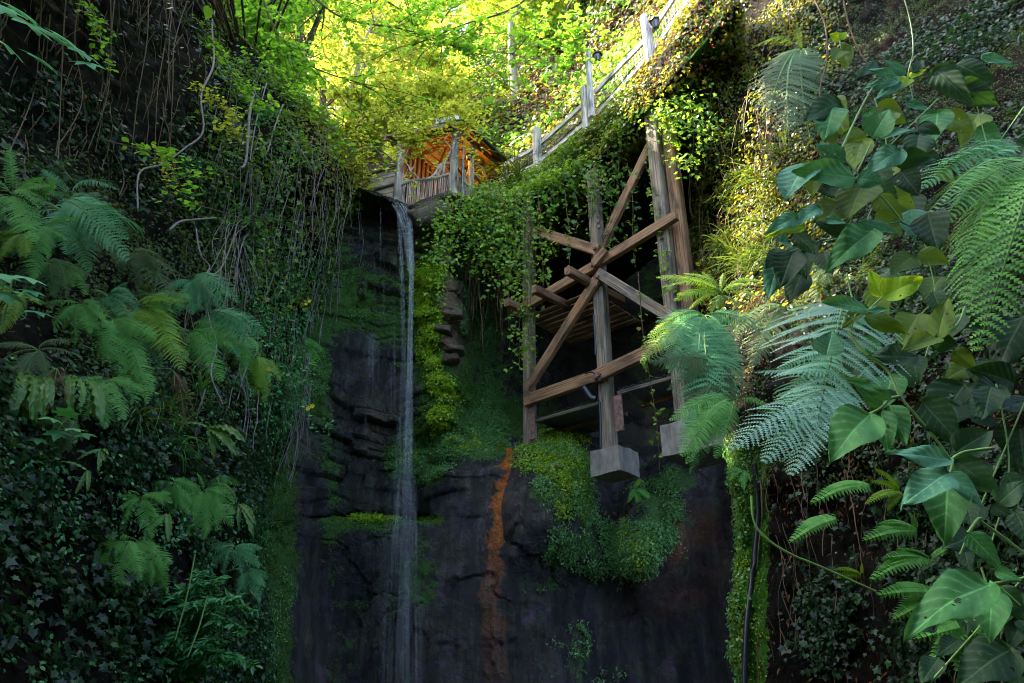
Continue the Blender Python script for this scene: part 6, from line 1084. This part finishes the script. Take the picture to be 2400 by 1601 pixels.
# grass tussocks
def tussock(px, py, surf, n, ln, m, label, Y=None, group='grass tussocks', bias=(0, -.3, .2), w=.008):
    if Y is None: b, N = surf.at(px, py); b = b+N*.05
    else: b = P(px, py, Y); N = nz(CAM-b)
    V = []; T = []; R = []; c = 0
    for k in range(n):
        d = nz(N*.8+np.array([0, 0, .5])+rdir(1, .55)[0]+np.array(bias)); L_ = ln*rng.uniform(.5, 1.15); p = wander(rdir(1, .03)[0], d, L_, 9, .06, .2); s = nz(np.cross(np.gradient(p, axis=0), [.2, .1, 1.])); ww = w*rng.uniform(.6, 1.3)*np.sin(np.linspace(.5, math.pi, 10))[:, None]+.0006
        V += [p-s*ww, p+s*ww]; i = np.arange(9); T += [np.stack([c+i, c+i+1, c+10+i+1], -1), np.stack([c+i, c+10+i+1, c+10+i], -1)]; R.append(np.full(20, rng.random())); c += 20
    o = link('grass_tussock', meshN('grass_tussock', np.concatenate(V), np.concatenate(T), {'rnd': np.concatenate(R)}), None, [m]); o.location = Vector(b); tag(o, label, 'grass', group)
for k in range(20):
    px = rng.uniform(1690, 1850); py = rng.uniform(330, 660); tussock(px, py, Rr, 20, .7, M['grass'], 'sunlit arching grass tuft on the wall beyond the outer trestle post', w=.006, bias=(-.5, -.3, .1))
for px, py, lb_ in ((1215, 400, 'rush tuft standing at the foot of the first handrail post'), (1190, 415, 'shorter rush tuft next to the cabin end of the handrail')): tussock(px, py+15, PB, 30, .9, M['grass'], lb_, Y=13.0, bias=(0, 0, 1.4), group='rush tufts by the handrail')
for px, py, lb_ in ((370, 970, 'grass tuft under the lowest hanging fern frond'), (400, 1040, 'grass tuft with some yellow blades over the ivy'), (300, 990, 'thin grass tuft beside the strap ferns'), (470, 930, 'grass tuft near the trailing stems')): tussock(px, py, L, 26, .45, M['grass'] if px < 380 else M['fern'], lb_, w=.006, group='grass tufts on the fern bank')
# ================================================================ trees behind the cabin
def tree(label, px, Y, base_py, top_py, lean, r, crowns, m, bark, n_leaf, size, name='broadleaf_tree', kind='oval', group='trees behind the cabin', limbs=6):
    b = P(px, base_py, Y); t = P(px+lean, top_py, Y-.5); root = empty(name, tuple(b)); tag(root, label, 'tree', group); off = b
    tp = spline([b, b+(t-b)*.35+np.array([rng.normal(0, .06), 0, 0]), b+(t-b)*.7+np.array([rng.normal(0, .1), 0, 0]), t], 20)
    mb = MB(); v, q = tube(tp-off, np.linspace(r, r*.45, 20), 9); mb.add(v, q); C = []
    for (cx_, cy_, cY, rad) in crowns:
        c = P(cx_, cy_, cY); i = min(19, max(4, int(np.argmin(np.linalg.norm(tp-c, axis=1))-2))); s = spline([tp[i], (tp[i]+c)/2+np.array([0, 0, .25]), c], 10)-off; v, q = tube(s, np.linspace(r*.32, .02, 10), 5); mb.add(v, q)
        for k in range(4):
            w = wander(s[rng.integers(4, 10)], rdir(1, 1)[0]+np.array([0, 0, .1]), rad*1.2, 7, .2, .02); v, q = tube(w, np.linspace(.022, .006, 8), 4); mb.add(v, q)
        nn = int(n_leaf*rad**2/sum(x[3]**2 for x in crowns)); ncl = max(6, nn//45); cc = rdir(ncl, 1); cc = nz(cc)*(rng.random((ncl, 1))**.45)*rad*np.array([1.15, 1, .8])
        pp = c-off+cc[rng.integers(0, ncl, nn)]+rdir(nn, rad*.12)*np.array([1.3, 1.3, .5]); C.append(pp)
    mb.build('trunk', bark, root, loc=(0, 0, 0), smooth=True); C = np.concatenate(C); n = len(C)
    LB().add(*leaves(C, nz(np.array([0, -.1, 1.])+rdir(n, .45)), np.array([0, 0, -.3])+rdir(n, .7), rng.uniform(size*.6, size*1.25, n), kind)).build('crown', [m], root, loc=(0, 0, 0)); return root
SHADE_CROWNS = []  # out-of-frame crowns added along sun rays to shade the right bank
for q_ in ((2200, 60, 6.5), (2350, 150, 5.2), (2150, 380, 5.3), (2350, 400, 4.2), (2150, 200, 6), (2300, 900, 3.5), (2150, 1000, 4), (2000, 400, 2.3), (2100, 700, 2.2), (2100, 950, 2), (2250, 1150, 1.9), (2250, 1400, 1.8), (1900, 600, 2.5), (2000, 1250, 4), (1950, 800, 4.2), (2350, 600, 2.7), (2150, -50, 6.8), (2350, -20, 5.6), (2250, 250, 5.6), (2020, 300, 6.6), (2400, 280, 4.8), (2100, 1450, 4.4), (2300, 1550, 3.2)):
    w_ = P(*q_)+np.array(sd)*rng.uniform(9.5, 12); X__, Y__ = proj(w_); SHADE_CROWNS.append((float(X__), float(Y__), float(w_[1]), 1.5))
def cr(x0, x1, y0, y1, Y0, Y1, n, r): return [(rng.uniform(x0, x1), rng.uniform(y0, y1), rng.uniform(Y0, Y1), r*rng.uniform(.75, 1.25)) for _ in range(n)]
TB = M['bark']
tree('tree with a pale upright trunk behind the slope top', 1212, 19.5, 260, -80, -25, .17, cr(1080, 1330, -160, 70, 18, 24, 14, 1.6), M['canopy'], M['bark_pale'], 15000, .17)
tree('ivy-wrapped dark trunk tree behind the pale one', 1330, 24, 130, -150, -40, .5, cr(1220, 1500, -200, 30, 20, 26, 12, 1.8), M['canopy2'], TB, 13000, .16)
tree('forked tree with a dark trunk above the bank top', 692, 17, 260, 20, 5, .16, cr(560, 820, -150, 150, 15, 20, 14, 1.3), M['canopy'], TB, 9000, .13)
tree('slender leaning tree whose stem catches the sun', 812, 19, 250, 60, 60, .12, cr(760, 1000, -60, 170, 17, 22, 9, 1.2), M['canopy'], M['bark_pale'], 7000, .14)
tree('second leaning stem close to the sunlit one', 850, 20, 240, 90, 50, .09, cr(820, 1060, 40, 200, 18, 23, 8, 1.2), M['canopy'], M['bark_pale'], 6000, .14)
tree('tall tree with long dark boughs crossing before the bright leaves', 640, 13.5, 330, -80, 160, .1, cr(720, 1150, -150, 60, 12, 17, 10, 1.0), M['canopy2'], TB, 4500, .11)
tree('hazel-like tree spreading over the cabin roof', 900, 17.5, 330, 180, 30, .08, cr(820, 1060, 215, 300, 14.2, 16.5, 12, .75)+cr(760, 900, 280, 350, 14.5, 16.5, 5, .6), M['canopy'], TB, 9000, .13, kind='oval')
tree('tree leaning out over the first part of the bank, with unseen crowns added for shade', 600, 14, 260, 60, -40, .1, cr(480, 680, -120, 130, 12.5, 17, 10, 1.1)+SHADE_CROWNS, M['canopy2'], TB, 42000, .23)
for k, (px, Y) in enumerate(((520, 30), (640, 34), (760, 30), (880, 36), (1000, 32), (1110, 35), (1220, 38))):
    tree('far bright tree filling the gap above the gorge', px, Y, 330, 0, rng.uniform(-20, 20), .2, cr(px-120, px+120, -120, 420, Y-3, Y+3, 18, 2.3), M['canopy'], TB, 7000, .3, group='far trees filling the gap')
# branch tips over the roof, dangling from above
for c_, n_, lb_ in (([(1100, 215), (1040, 270), (1000, 300), (960, 330)], 420, 'yellow green bough drooping over the cabin roof ridge'), ([(900, 230), (930, 280), (950, 320), (965, 340)], 380, 'yellow green bough hanging before the cabin front'), ([(860, 260), (840, 310), (850, 350), (830, 370)], 320, 'yellow green bough over the annex roof'), ([(1140, 200), (1120, 240), (1100, 275), (1095, 290)], 260, 'bright bough beside the roof corner'), ([(1090, 310), (1075, 325), (1070, 335)], 12, 'little sprig of five yellow leaves at the corner post'), ([(1220, 370), (1160, 355), (1120, 350), (1105, 365)], 60, 'leafy sprig crossing in front of the cabin side'), ([(1250, 350), (1190, 395), (1150, 400)], 70, 'leafy sprig low beside the handrail start')):
    spray(c_, 12.6 if n_ > 200 else 13.2, n_, .12 if n_ > 200 else .09, M['canopy'], lb_, group='boughs around the cabin', spread=.32 if n_ > 200 else .1, name='leafy_bough', cat='bough')
for c_, n_, lb_ in (([(700, -40), (800, 40), (950, 70), (1100, 120)], 460, 'long deep green bough sweeping across the bright canopy'), ([(1290, 20), (1260, 60), (1225, 100), (1200, 130)], 240, 'green bough half hiding the pale trunk'), ([(1300, -60), (1200, 20), (1080, 60), (960, 110)], 460, 'deep green bough entering from the top edge'), ([(1400, -60), (1330, 20), (1345, 90), (1340, 150)], 420, 'green bough dangling above the lamp post'), ([(600, -60), (640, 60), (720, 150), (860, 200)], 500, 'green bough falling from the top towards the leaning stems')):
    spray(c_, 11.5 if n_ > 430 else 11.9, n_, .12, M['canopy2'], lb_, 'maple', 'green boughs crossing the gap', spread=.45, r=.03, name='leafy_bough', cat='bough')
# fallen leaves, twigs, single dry leaf touches
for px, py, s_, sf, lb_ in ((1440, 1225, .05, LR, 'small pinkish fallen leaf on the edge of the second moss bulge'), (1492, 1245, .05, LR, 'lone pink fallen leaf in the middle of the second moss bulge'), (1497, 1335, .07, LR, 'orange fallen leaf low on the second moss bulge'), (1305, 1085, .05, LR, 'brown scrap of leaf on the moss cushion'), (1388, 1140, .05, LR, 'dull pink fallen leaf beside the footing'), (228, 727, .05, LBK, 'pink fallen leaf resting on a middle fern frond'), (382, 715, .05, LBK, 'pale fallen leaf caught on the fresh fern'), (222, 530, .05, LBK, 'yellow fallen leaf on the long blue frond'), (180, 258, .06, LBK, 'dry curled leaf hanging on the dark upper bank')):
    b, N = sf.at(px, py); b = b+N*(.1 if sf is LR else .35); b = b+nz(CAM-b)*.1; V, T, R = leaves(b[None]*0, nz(CAM-b)[None]+rdir(1, .3), rdir(1, 1), s_, 'oval'); o = link('fallen_leaf', meshN('fallen_leaf', V, T, {'rnd': R*0+.95}), None, [M['dead']]); o.location = Vector(b); tag(o, lb_, 'leaf', 'fallen leaves')
